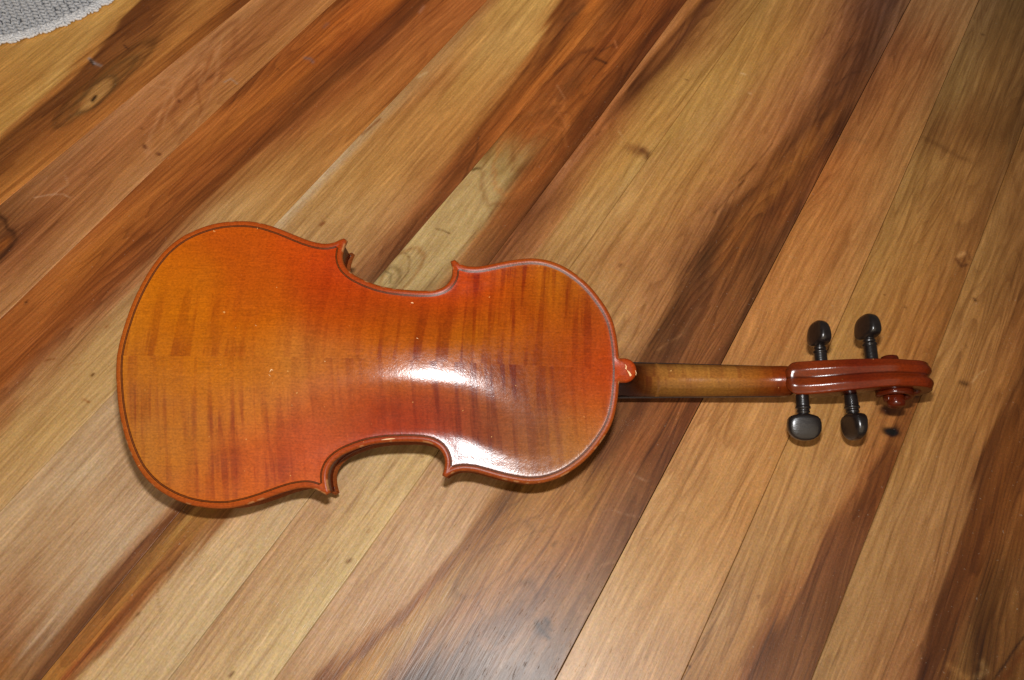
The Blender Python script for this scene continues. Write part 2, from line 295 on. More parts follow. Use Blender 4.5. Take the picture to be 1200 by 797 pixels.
# strokes and blots in the wood: (points), half width, colour, strength
ST = {0: [([(108,118),(112,113)],1.7,(16,10,8),1),
          ([(105,69),(110,74),(118,77)],1.5,(130,118,112),.9),([(106,70),(109,76)],1.2,(40,24,16),.9),([(145,53),(151,58)],1.2,(70,40,24),.8),
          ([(20,190),(60,150),(100,118)],2.5,(170,110,55),.4)],
      1: [([(-4,250),(6,258),(8,268),(16,272),(18,282),(10,292),(0,304)],2.4,(54,32,20),.75),([(0,286),(10,280)],4,(136,78,34),.5),
          ([(40,232),(60,228),(74,228),(84,232)],.8,(186,144,108),.45),([(60,230),(80,216),(76,206)],1,(176,130,92),.5),
          ([(250,60),(240,84),(230,96),(232,110),(236,128),(226,148),(210,168)],1.6,(134,80,44),.55),
          ([(176,100),(190,102),(202,104),(204,116),(196,132),(190,150)],1.4,(180,124,78),.6),
          ([(262,40),(256,60),(246,80),(238,96)],1.2,(180,128,82),.45),([(184,92),(200,90),(214,94)],1.2,(176,122,78),.5),
          ([(209,118),(210,119)],1.6,(80,40,24),.9),([(169,171),(171,173)],2,(84,44,26),.9),([(184,180),(187,181)],1.8,(90,46,26),.9),([(165,150),(167,151)],1.3,(90,46,26),.7),
          ([(262,96),(270,92),(278,98)],1,(150,130,112),.5)],
      2: [([(357,68),(364,69),(367,73)],1.7,(128,96,84),.8),([(131,232),(132,231)],1.2,(70,36,20),.8),([(294,92),(308,78),(322,64)],1.3,(70,38,20),.8),
          ([(326,81),(327,82)],1.1,(70,36,20),.7),([(30,355),(31,353)],1.2,(60,32,20),.9),([(54,423),(60,421),(64,421)],1,(120,66,30),.8),([(96,468),(104,471)],1.2,(140,84,36),.8),([(107,440),(109,438)],1.4,(90,52,26),.9),([(88,427),(94,426)],1,(140,90,44),.7),
          ([(124,384),(127,382)],1.3,(140,84,46),.7),([(380,32),(384,28)],2,(140,100,84),.4),([(492,14),(496,8)],2,(160,110,84),.5)],
      3: [([(376,264),(380,261)],1.7,(120,66,36),.85),([(524,248),(534,228),(546,204),(549,194),(558,178),(562,160)],1.3,(78,44,24),.8),([(536,188),(560,156),(590,118),(622,74),(646,34),(668,2)],1.6,(96,54,28),.6),
          ([(424,158),(434,150),(446,140)],1.6,(130,76,40),.7),([(567,0),(556,12),(540,30)],1.1,(60,36,24),.8),([(500,85),(490,90)],1.6,(196,160,110),.6),
          ([(673,16),(668,20),(662,24)],2.4,(96,62,36),.7),([(684,6),(676,16)],2,(90,56,32),.5),([(120,658),(122,656)],1.2,(100,60,40),.5)],
      4: [([(553,199),(557,198),(562,197)],1.8,(78,58,34),.9),([(512,268),(520,271),(527,274)],1,(110,84,50),.8),
          ([(452,318),(462,300),(474,296),(480,302),(478,318),(468,332)],1.3,(130,96,56),.7),([(440,330),(452,318),(458,322),(456,332)],1.2,(110,96,62),.7),
          
          
          ([(636,140),(650,132),(668,132),(676,146)],1.2,(124,72,36),.5),([(624,152),(644,146),(660,152),(664,172)],1.3,(170,104,54),.4),([(614,168),(634,160),(650,168),(652,188)],1.1,(120,72,36),.4),
          ([(650,86),(668,72),(680,62),(694,58)],3,(96,54,30),.7),([(698,69),(704,71),(710,74)],1.6,(64,36,22),.9),([(704,60),(712,56),(718,52)],1.2,(90,52,30),.7),([(720,48),(723,56)],1,(190,120,74),.6),
          ([(653,100),(658,108),(662,116)],.8,(200,140,96),.3),([(652,128),(660,140),(664,152)],.8,(190,120,74),.25),
          ([(180,634),(176,650),(178,668),(184,690),(186,714)],.9,(120,80,46),.5),([(160,722),(163,719)],1.5,(120,88,52),.8),([(280,640),(283,638)],1.3,(130,94,56),.7)],
      5: [([(738,172),(746,174),(754,176)],4,(130,84,48),.5),([(752,176),(758,180),(760,186)],3.2,(92,56,34),.7),([(803,93),(805,94)],1,(90,56,30),.7),([(662,196),(668,188)],1,(196,140,100),.6),
          ([(725,154),(730,160)],.8,(196,156,104),.5),([(704,154),(700,158)],1.4,(110,66,36),.7),
          ([(407,658),(410,656)],2,(140,100,58),.8),([(430,624),(432,621)],1.6,(150,108,62),.6),([(269,792),(272,788)],1.9,(96,62,34),.9),([(324,680),(326,684)],2.5,(176,136,92),.5),([(494,534),(495,535)],1.1,(120,80,44),.7),([(424,540),(432,532)],.9,(150,110,70),.4)],
      6: [([(726,312),(728,310)],1.6,(110,70,42),.8),([(869,86),(873,87)],1,(200,160,110),.9),([(878,109),(880,110)],1,(200,160,110),.8),
          ([(1008,84),(998,86),(990,92),(980,100)],1.6,(66,40,28),.5),([(1022,20),(1014,44),(1004,66),(996,90),(988,110),(972,128),(960,140)],1.5,(70,42,28),.5),([(984,156),(972,164),(962,182),(952,196)],2,(72,42,28),.75),
          ([(866,212),(880,198),(892,184),(905,168)],1,(84,50,28),.6),([(838,250),(856,228),(872,212)],1.3,(88,54,30),.6),([(846,262),(864,240),(884,226),(900,200)],1.1,(92,56,32),.5),
          ([(806,318),(822,300),(836,270),(852,240)],2.6,(84,50,30),.6),([(760,404),(776,386),(796,360),(812,330)],1.8,(80,50,30),.6),([(800,380),(822,350),(850,310),(866,284),(890,250)],2.2,(84,52,32),.5),([(880,236),(902,212),(926,196)],1.5,(96,56,32),.4),
          ([(770,410),(800,392),(820,362)],1.5,(176,128,84),.25),
          ([(626,572),(600,592),(578,612),(556,630),(548,644)],1.6,(110,70,38),.55),([(640,600),(612,612),(600,626)],1,(120,80,46),.5),([(560,648),(590,636),(620,626),(650,616)],1,(130,94,56),.4),
          ([(648,640),(652,636)],2,(110,76,50),.7),([(700,566),(660,602),(640,640),(610,676)],1.4,(110,74,44),.4),
          ([(596,700),(606,688),(620,682),(630,700),(622,724)],1,(120,84,58),.5),([(560,706),(566,720),(556,740)],1.6,(110,78,56),.5),([(640,690),(628,706),(618,724)],3,(96,66,50),.55),
          ([(629,728),(631,732)],3.2,(52,40,36),.8),([(640,726),(643,731)],3,(56,42,36),.8),([(634,738),(638,742)],3.2,(60,46,40),.75),([(644,736),(645,738)],2.4,(50,38,34),.8),([(641,745),(643,748)],2.6,(48,36,32),.8),
          ([(706,600),(714,596),(730,602),(752,606)],.7,(184,144,112),.3),([(736,554),(748,560),(760,564)],.8,(190,150,120),.3),([(700,660),(690,690),(680,700)],2,(120,86,60),.4),
          ([(688,694),(692,706),(700,702)],1.2,(108,76,52),.5)],
      7: [([(982,160),(990,164),(1000,162),(1014,166)],3,(128,88,52),.5),([(925,300),(934,303)],.8,(196,150,100),.6),([(902,552),(904,556),(902,562)],0.1,(90,60,34),.1),([(838,772),(840,769)],1.6,(130,96,62),.6),([(756,772),(760,760)],1.6,(140,104,68),.6),([(790,772),(793,770)],1.8,(132,96,62),.6),([(901,537),(903,535)],0.6,(214,180,130),.7),
          ([(938,126 + 200),(941,330)],.8,(120,76,40),.6)],
      8: [([(1150,40),(1153,41)],1.1,(60,42,26),.8),([(1083,162),(1096,168),(1110,176),(1124,184),(1136,188)],3.2,(92,62,34),.6),([(1121,304),(1127,312),(1133,310)],1.6,(84,52,30),.85),([(1134,296),(1137,304)],1.4,(92,58,34),.8),([(1124,300),(1130,297)],2.5,(176,130,80),.6),
          ([(1061,360),(1062,361)],1.3,(60,38,26),.9),([(1036,345),(1037,346)],1.1,(90,56,32),.8),([(1083,262),(1086,260)],1.6,(126,86,46),.6),
          ([(1034,482),(1044,484),(1052,478)],3.8,(88,50,28),.85),([(1030,494),(1040,492),(1054,494)],3.0,(150,96,52),.6),([(1034,478),(1040,484)],2,(50,30,20),.7),([(1036,502),(1042,505),(1050,502)],3.2,(26,18,16),.95),([(1044,507),(1046,510)],2,(22,16,14),.95),([(1056,490),(1062,500),(1052,520)],4,(150,98,52),.4),
          ([(1076,458),(1074,464)],2.6,(26,18,18),.9),([(888,702),(890,698)],1.5,(84,56,36),.9),([(806,780),(808,782)],1.4,(90,60,40),.8),([(1118,232),(1119,233)],.9,(90,60,34),.7),([(1010,540),(1006,560)],1,(130,84,46),.4)],
      9: [([(1126,448),(1133,451)],2,(84,56,32),.85),([(1141,350),(1143,352)],1.6,(78,52,32),.85),([(1138,448),(1146,438),(1156,433)],.8,(196,156,104),.5),([(1184,475),(1181,482)],2,(110,70,38),.7),([(1132,405),(1133,407)],1,(90,60,34),.6),
          ([(1163,799),(1178,778),(1202,742)],1.4,(44,28,20),.9),([(1172,799),(1186,782),(1210,750)],4.5,(88,50,26),.85),([(1150,776),(1154,786),(1144,794)],4,(140,108,68),.5),([(1112,780),(1124,790),(1134,796)],4,(150,108,62),.6),
          ([(1176,640),(1162,700),(1150,740)],2,(84,54,30),.4),([(1145,700),(1138,730)],1.5,(80,50,28),.5),([(1200,660),(1188,700),(1172,740)],3,(132,92,52),.4)]}
def match(a, b):
    """pair up the bands of two neighbouring rows so that each band flows into its like"""
    n, m = len(a), len(b); D = np.full((n, m), 1e9); B = {}
    cost = lambda i, j: abs(a[i][0] - b[j][0]) * 2.2 + np.abs(np.sqrt(a[i][1]) - np.sqrt(b[j][1])).sum() * 1.6
    for i in range(n):
        for j in range(m):
            c = cost(i, j)
            if i == j == 0: D[i, j] = c; continue
            o = [(D[i - 1, j - 1], (i - 1, j - 1)) if i and j else (1e9, None), (D[i - 1, j] + .12, (i - 1, j)) if i else (1e9, None), (D[i, j - 1] + .12, (i, j - 1)) if j else (1e9, None)]
            q = min(o, key=lambda x: x[0]); D[i, j] = c + q[0]; B[i, j] = q[1]
    p = (n - 1, m - 1); out = [p]
    while p != (0, 0): p = B[p]; out.append(p)
    return out[::-1]
def table_colour(k, U, Vv, xl, xr):
    tb = T.get(k)
    if tb is None: tb = T[0] if k < 0 else T[9]
    rows = sorted(tb); tt = (U - xl) / (xr - xl); kk = min(max(k, 0), 9); R = np.array(rows, float); S_ = []
    for r in rows:
        l, q = EDGE[kk](r); S_.append([((p[0] - l) / (q - l), lin(np.array(p[1:]))) for p in tb[r]])
    out = np.zeros((len(tt), 3)); idx = np.clip(np.searchsorted(R, Vv) - 1, 0, len(R) - 2)
    for g in range(len(R) - 1):
        m = np.where(idx == g)[0]
        if not len(m): continue
        f = np.clip((Vv[m] - R[g]) / (R[g + 1] - R[g]), 0, 1); f = f * f * (3 - 2 * f) * .5 + f * .5; pr = match(S_[g], S_[g + 1]); t0 = tt[m]
        s0 = np.array([S_[g][a][0] for a, b in pr]); s1 = np.array([S_[g + 1][b][0] for a, b in pr]); c0 = np.array([S_[g][a][1] for a, b in pr]); c1 = np.array([S_[g + 1][b][1] for a, b in pr])
        o = c0[0] * (1 - f[:, None]) + c1[0] * f[:, None]
        for q in range(len(pr) - 1):
            sa = s0[q] * (1 - f) + s1[q] * f; sb = s0[q + 1] * (1 - f) + s1[q + 1] * f; ca = c0[q] * (1 - f[:, None]) + c1[q] * f[:, None]; cb = c0[q + 1] * (1 - f[:, None]) + c1[q + 1] * f[:, None]
            h = np.clip((t0 - sa) / np.maximum(sb - sa, 1e-4), 0, 1); h2 = h * h * (3 - 2 * h); h2 = h2 * h2 * (3 - 2 * h2)
            dc = np.clip(np.abs(np.sqrt(ca) - np.sqrt(cb)).sum(1) * 2.2, 0, 1) * .95; h = (h * (1 - dc) + h2 * dc)[:, None]
            w = (t0 >= sa)[:, None]; o = np.where(w, ca * (1 - h) + cb * h, o)
        out[m] = o
    return out
# seam columns at a given survey row
_aa = np.linspace(-1.2, 2.0, 900)
def seam_col(k):
    b = seam(k, _aa); P = np.stack([_aa * dA[0] + b * dP[0], _aa * dA[1] + b * dP[1], 0 * b], -1); u, v = survey(P)
    ok = (P[:, 1] * sT + H * cT) > .05; o = np.argsort(v[ok]); return v[ok][o], u[ok][o]
SC = {k: seam_col(k) for k in range(0, 12)}
EDGE = {k: (lambda r, k=k: (np.interp(r, *SC[k]), np.interp(r, *SC[k + 1]))) for k in range(0, 10)}
# wood material
def floor_material():
    t = NT('varnished_hardwood'); tc = t.n('ShaderNodeTexCoord').outputs['Object']
    oi = t.n('ShaderNodeObjectInfo').outputs['Random']
    off = t.n('ShaderNodeCombineXYZ'); t.l(t.math('MULTIPLY', oi, 37.0), off.inputs[0]); t.l(t.math('MULTIPLY', oi, 11.0), off.inputs[2])
    ad = t.n('ShaderNodeVectorMath', operation='ADD'); t.l(tc, ad.inputs[0]); t.l(off.outputs[0], ad.inputs[1]); v = ad.outputs[0]
    wob = t.noise(t.map(v, (3, 12, 1)), 1.0, 2)
    wv = t.n('ShaderNodeCombineXYZ'); t.l(t.math('MULTIPLY', t.math('SUBTRACT', wob, .5), .03), wv.inputs[1])
    ad2 = t.n('ShaderNodeVectorMath', operation='ADD'); t.l(v, ad2.inputs[0]); t.l(wv.outputs[0], ad2.inputs[1]); vv = ad2.outputs[0]
    at = t.n('ShaderNodeAttribute', attribute_name='wood_colour')
    g1 = t.noise(t.map(vv, (14, 260, 1)), 1.0, 4, .6, .3)      # streaks
    g2 = t.noise(t.map(vv, (38, 560, 1)), 1.0, 4, .7)         # fibres
    g3 = t.noise(t.map(vv, (2.2, 60, 1)), 1.0, 3, .5, .8)
    po = t.noise(t.map(vv, (110, 850, 1)), 1.0, 2, .5)         # pores
    mo = t.noise(t.map(v, (14, 30, 1)), 1.0, 3, .6)
    rn = t.noise(t.map(vv, (2.6, 30, 1), rot=(0, 0, .03)), 1.0, 2, .45, .25)
    saw = t.math('FRACT', t.math('MULTIPLY', rn, 17.0)); rl = t.math('MULTIPLY', t.rng(saw, .35, .93, 0, 1), t.rng(saw, .93, 1.0, 1, 0))
    rmask = t.rng(t.noise(t.map(v, (5, 14, 1), loc=(2, 5, 0)), 1.0, 2, .5), .38, .62, .25, 1.0)
    gl_ = t.n('ShaderNodeSeparateXYZ'); t.l(at.outputs['Vector'], gl_.inputs[0]); dk = t.rng(gl_.outputs[1], .07, .24, 1.0, .28)
    rlines = t.math('SUBTRACT', 1.02, t.math('MULTIPLY', t.math('MULTIPLY', t.math('MULTIPLY', rl, rmask), .36), dk))
    th = t.noise(t.map(vv, (9, 330, 1), loc=(1, 3, 0)), 1.0, 2, .5); thin = t.math('SUBTRACT', 1.01, t.math('MULTIPLY', t.math('MULTIPLY', t.rng(th, .60, .68, 0, 1), .32), dk))
    li = t.noise(t.map(vv, (12, 300, 1), loc=(4, 7, 0)), 1.0, 2, .5); lig = t.math('ADD', 1.0, t.math('MULTIPLY', t.rng(li, .60, .70, 0, 1), .13))
    f = t.math('MULTIPLY', t.rng(g1, .3, .7, .88, 1.11), t.rng(g2, .28, .72, .80, 1.17))
    f = t.math('MULTIPLY', f, t.rng(g3, .3, .7, .93, 1.06)); f = t.math('MULTIPLY', f, t.rng(mo, .3, .7, .95, 1.05)); f = t.math('MULTIPLY', t.math('MULTIPLY', f, rlines), t.math('MULTIPLY', thin, lig))
    pd = t.rng(po, .66, .76, 0, 1)
    col = t.scale(at.outputs['Color'], f)
    spk = t.noise(v, 620, 3, .7); col = t.scale(col, t.rng(spk, .3, .7, .86, 1.15))
    cr = t.noise(t.map(v, (1, 1, 1), loc=(9, 2, 0)), 520, 2, .6); cb = t.noise(t.map(v, (1, 1, 1), loc=(3, 8, 0)), 430, 2, .6)
    cmb = t.n('ShaderNodeCombineXYZ'); t.l(t.rng(cr, .3, .7, 1.05, 1.19), cmb.inputs[0]); cmb.inputs[1].default_value = 1.07; t.l(t.rng(cb, .3, .7, .92, 1.22), cmb.inputs[2])
    mu = t.n('ShaderNodeVectorMath', operation='MULTIPLY'); t.l(col, mu.inputs[0]); t.l(cmb.outputs[0], mu.inputs[1]); col = mu.outputs[0]; col = t.mixc(t.math('MULTIPLY', dk, .75), col, t_mul(t, col, (1.10, .99, .80))); redder = t.mixc(t.rng(f, 1.0, .78, 0, .45), col, t_mul(t, col, (1.04, .86, .72)))
    col = t.mixc(t.math('MULTIPLY', pd, .5), redder, t_mul(t, redder, (.55, .45, .38)))
    # worn, dusty scuffs
    sp = t.noise(v, 420, 2, .5); dust = t.rng(sp, .70, .78, 0, 1)
    col = t.mixc(t.math('MULTIPLY', dust, .16), col, (.55, .47, .36))
    t.l(col, t.b.inputs['Base Color'])
    sm = t.noise(v, 9, 3, .6)
    t.l(t.math('ADD', t.rng(sm, .3, .7, .34, .46), t.math('MULTIPLY', pd, .1)), t.b.inputs['Roughness'])
    t.b.inputs['Specular IOR Level'].default_value = .42
    h = t.math('ADD', t.math('MULTIPLY', g2, 1.0), t.math('MULTIPLY', t.noise(t.map(vv, (50, 480, 1)), 1.0, 3, .6), 1.2))
    h = t.math('SUBTRACT', h, t.math('MULTIPLY', pd, .6))
    n1 = t.bump(h, .55, .00022); n2 = t.bump(t.noise(t.map(v, (10, 40, 1)), 1, 2), .25, .0006, n1)
    t.l(n2, t.b.inputs['Normal'])
    return t.m
def t_mul(t, col, rgb):
    nd = t.n('ShaderNodeVectorMath', operation='MULTIPLY'); t.l(col, nd.inputs[0]); nd.inputs[1].default_value = rgb; return nd.outputs[0]
M_floor = floor_material()
floor = link(bpy.data.objects.new('floor', None)); floor['kind'] = 'structure'
rotA = Matrix.Rotation(ANG, 4, 'Z')
def seg_dist(U, Vv, pts):
    best = np.full(U.shape, 1e9)
    for (x0, y0), (x1, y1) in zip(pts[:-1], pts[1:]):
        dx, dy = x1 - x0, y1 - y0; L2 = dx * dx + dy * dy + 1e-9
        s = np.clip(((U - x0) * dx + (Vv - y0) * dy) / L2, 0, 1)
        best = np.minimum(best, np.hypot(U - x0 - s * dx, Vv - y0 - s * dy))
    return best
SLANT = [.03, -.05, .06, -.02, .045, -.06, .02]
ELL = {0: [(124,96,-41.5,74,13.5,(112,74,36),.6,.8),(124,96,-41.5,74,13.5,(80,52,26,.10),.5,.5),(122,99,-42,52,8.5,(92,64,34,.16),.6,.5),(113,111,-44,27,7.5,(166,120,66),.85,.9),(113,111,-44,29,9.5,(86,62,34,.14),.6,.5)],
       1: [(4,285,-50,24,8,(74,42,24),.65,.8),(3,288,-50,13,4,(132,76,36),.6,.9),(206,128,-62,60,14,(178,122,76,.12),.45,.5),(214,130,-64,84,24,(180,124,78,.08),.4,.5),(240,90,-60,70,16,(132,80,46,.1),.45,.5)],
       4: [(500,283,-48,113,38,(192,160,104),.85,.35),(500,286,-48,92,27,(150,120,74,.05),.15,.5),(452,330,-50,20,11,(120,94,58,.16),.55,.5),(470,318,-50,34,16,(150,100,54,.12),.5,.5),
           (622,172,-52,60,30,(178,108,54,.06),.35,.5),(612,186,-52,64,36,(118,70,34,.07),.4,.5),(640,150,-52,60,26,(116,68,34,.08),.35,.5)],
       5: [(748,178,20,16,6,(112,70,40),.5,1.3)],
       6: [(634,737,-60,13,9,(92,66,50),.6,.9),(604,712,-55,34,18,(112,82,58,.12),.5,.5),(600,716,-55,50,28,(170,126,86,.08),.35,.5),(700,690,-60,34,14,(176,134,96,.1),.35,.5),(580,655,-45,60,20,(118,84,50,.08),.4,.5),(985,95,-62,50,11,(70,42,28,.14),.5,.5),(930,195,-60,60,16,(84,50,30,.1),.4,.5)],
       8: [(1043,481,10,12,6,(84,50,28),.8,.9),(1044,506,10,10,5,(22,15,13),1,.8),(1129,303,-30,9,5,(104,66,38),.5,1.3)],
       9: [(1130,449,10,6,4,(88,60,36),.5,1.2)]}
GAP = {1: .00025, 2: .0002, 3: .0005, 4: .00025, 5: .00032, 6: .0004, 7: .0003, 8: .0003, 9: .0003}
for k in range(-1, 11):
    inview = 0 <= k <= 9
    # stations along the board, dense where it is seen
    if inview:
        bm = seam(k, 0.0) * .5 + seam(k + 1, 0.0) * .5
        a_all = np.arange(-.9, 1.7, .0022)
        P = np.stack([a_all * dA[0] + bm * dP[0], a_all * dA[1] + bm * dP[1], 0 * a_all], -1); uu, v_ = survey(P)
        vis = (P[:, 1] * sT + H * cT > .1) & (v_ > -90) & (v_ < 900) & (uu > -160) & (uu < 1360)
        a0, a1 = a_all[vis].min(), a_all[vis].max()
        A = np.concatenate([np.arange(-.55, a0, .03), np.arange(a0, a1, .0017), np.arange(a1 + .01, 1.75, .04)])
    else: A = np.arange(-.55, 1.75, .03)
    A = np.unique(A.round(5))
    wdt = float(seam(k + 1, .3) - seam(k, .3)); n = max(8, int(wdt / (.0012 if inview else .02)))
    t_ = np.concatenate([[0, 0, .00022 / wdt, .00045 / wdt], np.linspace(.0014 / wdt, 1 - .0014 / wdt, n), [1 - .00045 / wdt, 1 - .00022 / wdt, 1, 1]])
    zz = np.full(len(t_), 0.0); zz[0] = zz[-1] = -.012; zz[1] = zz[-2] = -.00012; zz[2] = zz[-3] = 0.0
    gl = GAP.get(k, .00016); gr = GAP.get(k + 1, .00016)
    L = seam(k, A) + gl; R = seam(k + 1, A) - gr
    a2 = np.repeat(A[:, None], len(t_), 1); b2 = L[:, None] * (1 - t_) + R[:, None] * t_
    X = a2 * dA[0] + b2 * dP[0]; Y = a2 * dA[1] + b2 * dP[1]; Z = np.repeat(zz[None], len(A), 0)
    W = np.stack([X, Y, Z], -1).reshape(-1, 3)
    # wandering grain: look the colours up a little to the side
    wa = a2.ravel(); wb = b2.ravel(); tt = np.repeat(t_[None], len(A), 0).ravel()
    env = np.clip(np.minimum(tt, 1 - tt) * 6, 0, 1)
    slant = (vnoise(wa * 3.0, wb * 6, k + 61) - .5) * .02 + wa * SLANT[(k + 3) % 7]
    ws = wb + slant; jit = .4 if k == 0 else 1.0
    dv = jit * (vnoise(wa * 9, ws * 34, k + 5) - .5) * .006 + jit * ((vnoise(wa * 5, ws * 110, k + 44) - .5) * .0085 + (vnoise(wa * 8, ws * 230, k + 45) - .5) * .0050 + (vnoise(wa * 16, ws * 480, k + 46) - .5) * .0015)
    da = (vnoise(wa * 14, ws * 200, k + 90) - .5) * .02
    streak = (vnoise(wa * 6, ws * 230, k + 15) - .5) * .9 + (vnoise(wa * 11, ws * 420, k + 16) - .5) * 1.0 + (vnoise(wa * 24, ws * 700, k + 17) - .5) * .8
    wb2 = wb + dv * env; wa2 = wa + da
    Q = np.stack([wa2 * dA[0] + wb2 * dP[0], wa2 * dA[1] + wb2 * dP[1], 0 * wa], -1)
    Ym = Q[:, 1] > -H * cT / sT + .12
    Q[~Ym, 1] = -H * cT / sT + .12
    U, Vv = survey(Q); Vc = np.clip(Vv, -150, 1000)
    if inview: xl, xr = EDGE[k](Vc)
    else: xl, xr = U - tt, U - tt + 1
    C = table_colour(k, U, Vc, xl, xr)
    dv2 = (vnoise(wa * 60, wb * 160, k + 7) - .5) * .0016
    Q2 = np.stack([wa * dA[0] + (wb + dv2) * dP[0], wa * dA[1] + (wb + dv2) * dP[1], 0 * wa], -1); U2, V2 = survey(Q2)
    for cx, cy, ang, ea, eb, c, st_, soft in ELL.get(k, ()):
        wob_ = 1 + .16 * (vnoise(wa * 45, wb * 90, k + 3) - .5) + .10 * (vnoise(wa * 60, ws * 420, k + 4) - .5)
        ca_, sa_ = math.cos(math.radians(ang)), math.sin(math.radians(ang)); px = (U2 - cx) * ca_ + (V2 - cy) * sa_; py = -(U2 - cx) * sa_ + (V2 - cy) * ca_
        rr = np.hypot(px / ea, py / eb) * wob_; m = st_ * np.clip((1 - rr) / soft + .5, 0, 1); m = m * m * (3 - 2 * m)
        if len(c) == 4: m = st_ * np.exp(-((rr - 1) / c[3]) ** 2)
        C = C * (1 - m[:, None]) + lin(c[:3]) * m[:, None]
    lum = C.mean(-1); amp = np.interp(lum, [.04, .12, .35], [.36, .27, .13])
    f_ = np.exp(streak * amp * 1.05); C = C * np.stack([f_ ** .85, f_, f_ ** 1.15], -1)
    if k in ST:
        dv2 = (vnoise(wa * 60, wb * 160, k + 7) - .5) * .0016
        Q2 = np.stack([wa * dA[0] + (wb + dv2) * dP[0], wa * dA[1] + (wb + dv2) * dP[1], 0 * wa], -1); U2, V2 = survey(Q2)
        for pts, hw, c, s in ST[k]:
            d = seg_dist(U2, V2, pts); m = s * np.exp(-(d / max(hw * 1.05, .8)) ** 2) * np.clip(.45 + 1.1 * vnoise(U2 * .11, V2 * .11, 9), 0, 1)
            C = C * (1 - m[:, None]) + lin(c) * m[:, None]
    Wf = W.copy(); Wf[:, 2] = 0
    # colour / light received
    E = received(Wf, (0, 0, 1.0)); far = np.clip(E, .08, None)
    col = np.clip((C - .006) / far, .004, .8)
    # local coordinates: x runs along the board
    mid = np.array([float(A.mean()), float((seam(k, A.mean()) + seam(k + 1, A.mean())) / 2)])
    V = np.stack([wa - mid[0], -(wb - mid[1]), W[:, 2]], -1)
    na, nt = len(A), len(t_); i = np.arange(na - 1)[:, None] * nt + np.arange(nt - 1)[None]
    F = np.stack([i, i + 1, i + nt + 1, i + nt], -1).reshape(-1, 4)[:, ::-1]
    F = F[:, ::-1]
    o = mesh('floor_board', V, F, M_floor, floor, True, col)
    w0 = mid[0] * dA + mid[1] * dP
    o.location = (w0[0], w0[1], 0); o.rotation_euler = (0, 0, ANG)
M_sub = simple('dark_subfloor', (.03, .02, .012), .9)
mesh('subfloor', [(-1.6, -1.1, -.0115), (2.4, -1.1, -.0115), (2.4, 2.2, -.0115), (-1.6, 2.2, -.0115)], [(0, 1, 2, 3)], M_sub, floor, False)

# ------------------------------------------------------------------ the violin, in its own frame (millimetres; X towards the scroll, Y towards the treble side, Zf towards its front)
RB = np.array([[0.9992, -0.0221, -0.0345], [0.0285, 0.9798, 0.1979], [0.0294, -0.1987, 0.9796]])
u_, s_, vt_ = np.linalg.svd(RB); RB = u_ @ vt_
TB = np.array([-279.24124026, 11.31100402, 550.42718077])
CW = np.array([[1, 0, 0], [0, -cT, sT], [0, -sT, -cT]])   # lens frame -> room
def room(P):
    c = np.asarray(P, float) @ RB.T + TB
    return c @ CW.T / 1000.0 + np.array([0, 0, H])
origin = room([(178, 0, 20)])[0]
base = Vector((origin[0], origin[1], 0))
violin = thing('violin', 'orange-red varnished violin lying face down with its flamed back up on the wooden floor', 'violin', base)
Rw = CW @ RB                                   # violin axes in the room
loc_rot = Matrix(np.array([[Rw[0][0], -Rw[0][1], -Rw[0][2]], [Rw[1][0], -Rw[1][1], -Rw[1][2]], [Rw[2][0], -Rw[2][1], -Rw[2][2]]]).tolist()).to_4x4()
TW = CW @ TB / 1000 + np.array([0, 0, H])
violin.matrix_world = Matrix.Translation(base) @ loc_rot
shift = loc_rot.to_3x3().inverted() @ (Vector(TW) - base)
def vl(P):
    P = np.asarray(P, float); Q = np.stack([P[:, 0], -P[:, 1], -P[:, 2]], -1) / 1000
    return Q + np.array(shift)
NB = Rw @ np.array([0, 0, -1.0])
def vmesh(name, P, F, mat, parent=None, smooth=True, col=None, flame=None):
    return mesh(name, vl(P), F, mat, parent or violin, smooth, col, flame)
HALF = [(0,0),(1,12),(3.2,25),(6,37.5),(10.7,52),(17.2,66.5),(25.5,79.5),(36.5,90),(49.5,97.3),(62,101.5),(75,103.3),(87,103.2),(98,101),(108,97.8),(118,93.9),(128,90.3),(136,88.5),(142,88.3),(147,89.6),(151,91.6),(153.8,92.7),
 (156.3,90.9),(154.4,85),(153.7,78),(156,71.5),(161,66.5),(167,63),(179,58.3),(191,55.9),(203,55.0),(212,54.8),(221,55.4),(227.5,57.7),(231.8,61.8),(233.9,67),(233.8,72.5),(232.5,77.6),
 (235.6,79.0),(239.5,76.3),(245.5,74.4),(254,74.6),(263,76.6),(272.5,79.0),(283,81),(293.5,82),(305,80.6),(317,76),(329,67.9),(338.7,58.2),(347.8,45.5),(352.8,34.5),(355.6,21),(356.8,8.8)]
def spline(pts, step=1.2):
    """Catmull-Rom through the points at an even step"""
    p = np.array(pts, float); p = np.vstack([2 * p[0] - p[1], p, 2 * p[-1] - p[-2]]); out = []
    for i in range(1, len(p) - 2):
        d1 = np.linalg.norm(p[i + 1] - p[i]); n = max(1, int(round(d1 / step)))
        for j in range(n):
            t = j / n; a, b, c, d = p[i - 1:i + 3]
            out.append(.5 * ((2 * b) + (c - a) * t + (2 * a - 5 * b + 4 * c - d) * t * t + (3 * b - a - 3 * c + d) * t ** 3))
    out.append(p[-2]); return np.array(out)
CORN = [20, 21, 36, 37]
def half_outline():
    seg = [HALF[0:21], HALF[20:22], HALF[21:37], HALF[36:38], HALF[37:]]; out = []
    for s in seg:
        q = spline([(-s[1][0] * 0 + s[0][0], s[0][1])] + list(s[1:]), 1.15)
        out.extend(q[:-1] if s is not seg[-1] else q)
    return np.array(out)
ho = half_outline()
BUT = [(357.0, 8.9)] + [(360.5 + 8.9 * math.sin(a), 8.9 * math.cos(a)) for a in np.linspace(.12, math.pi / 2, 8)]
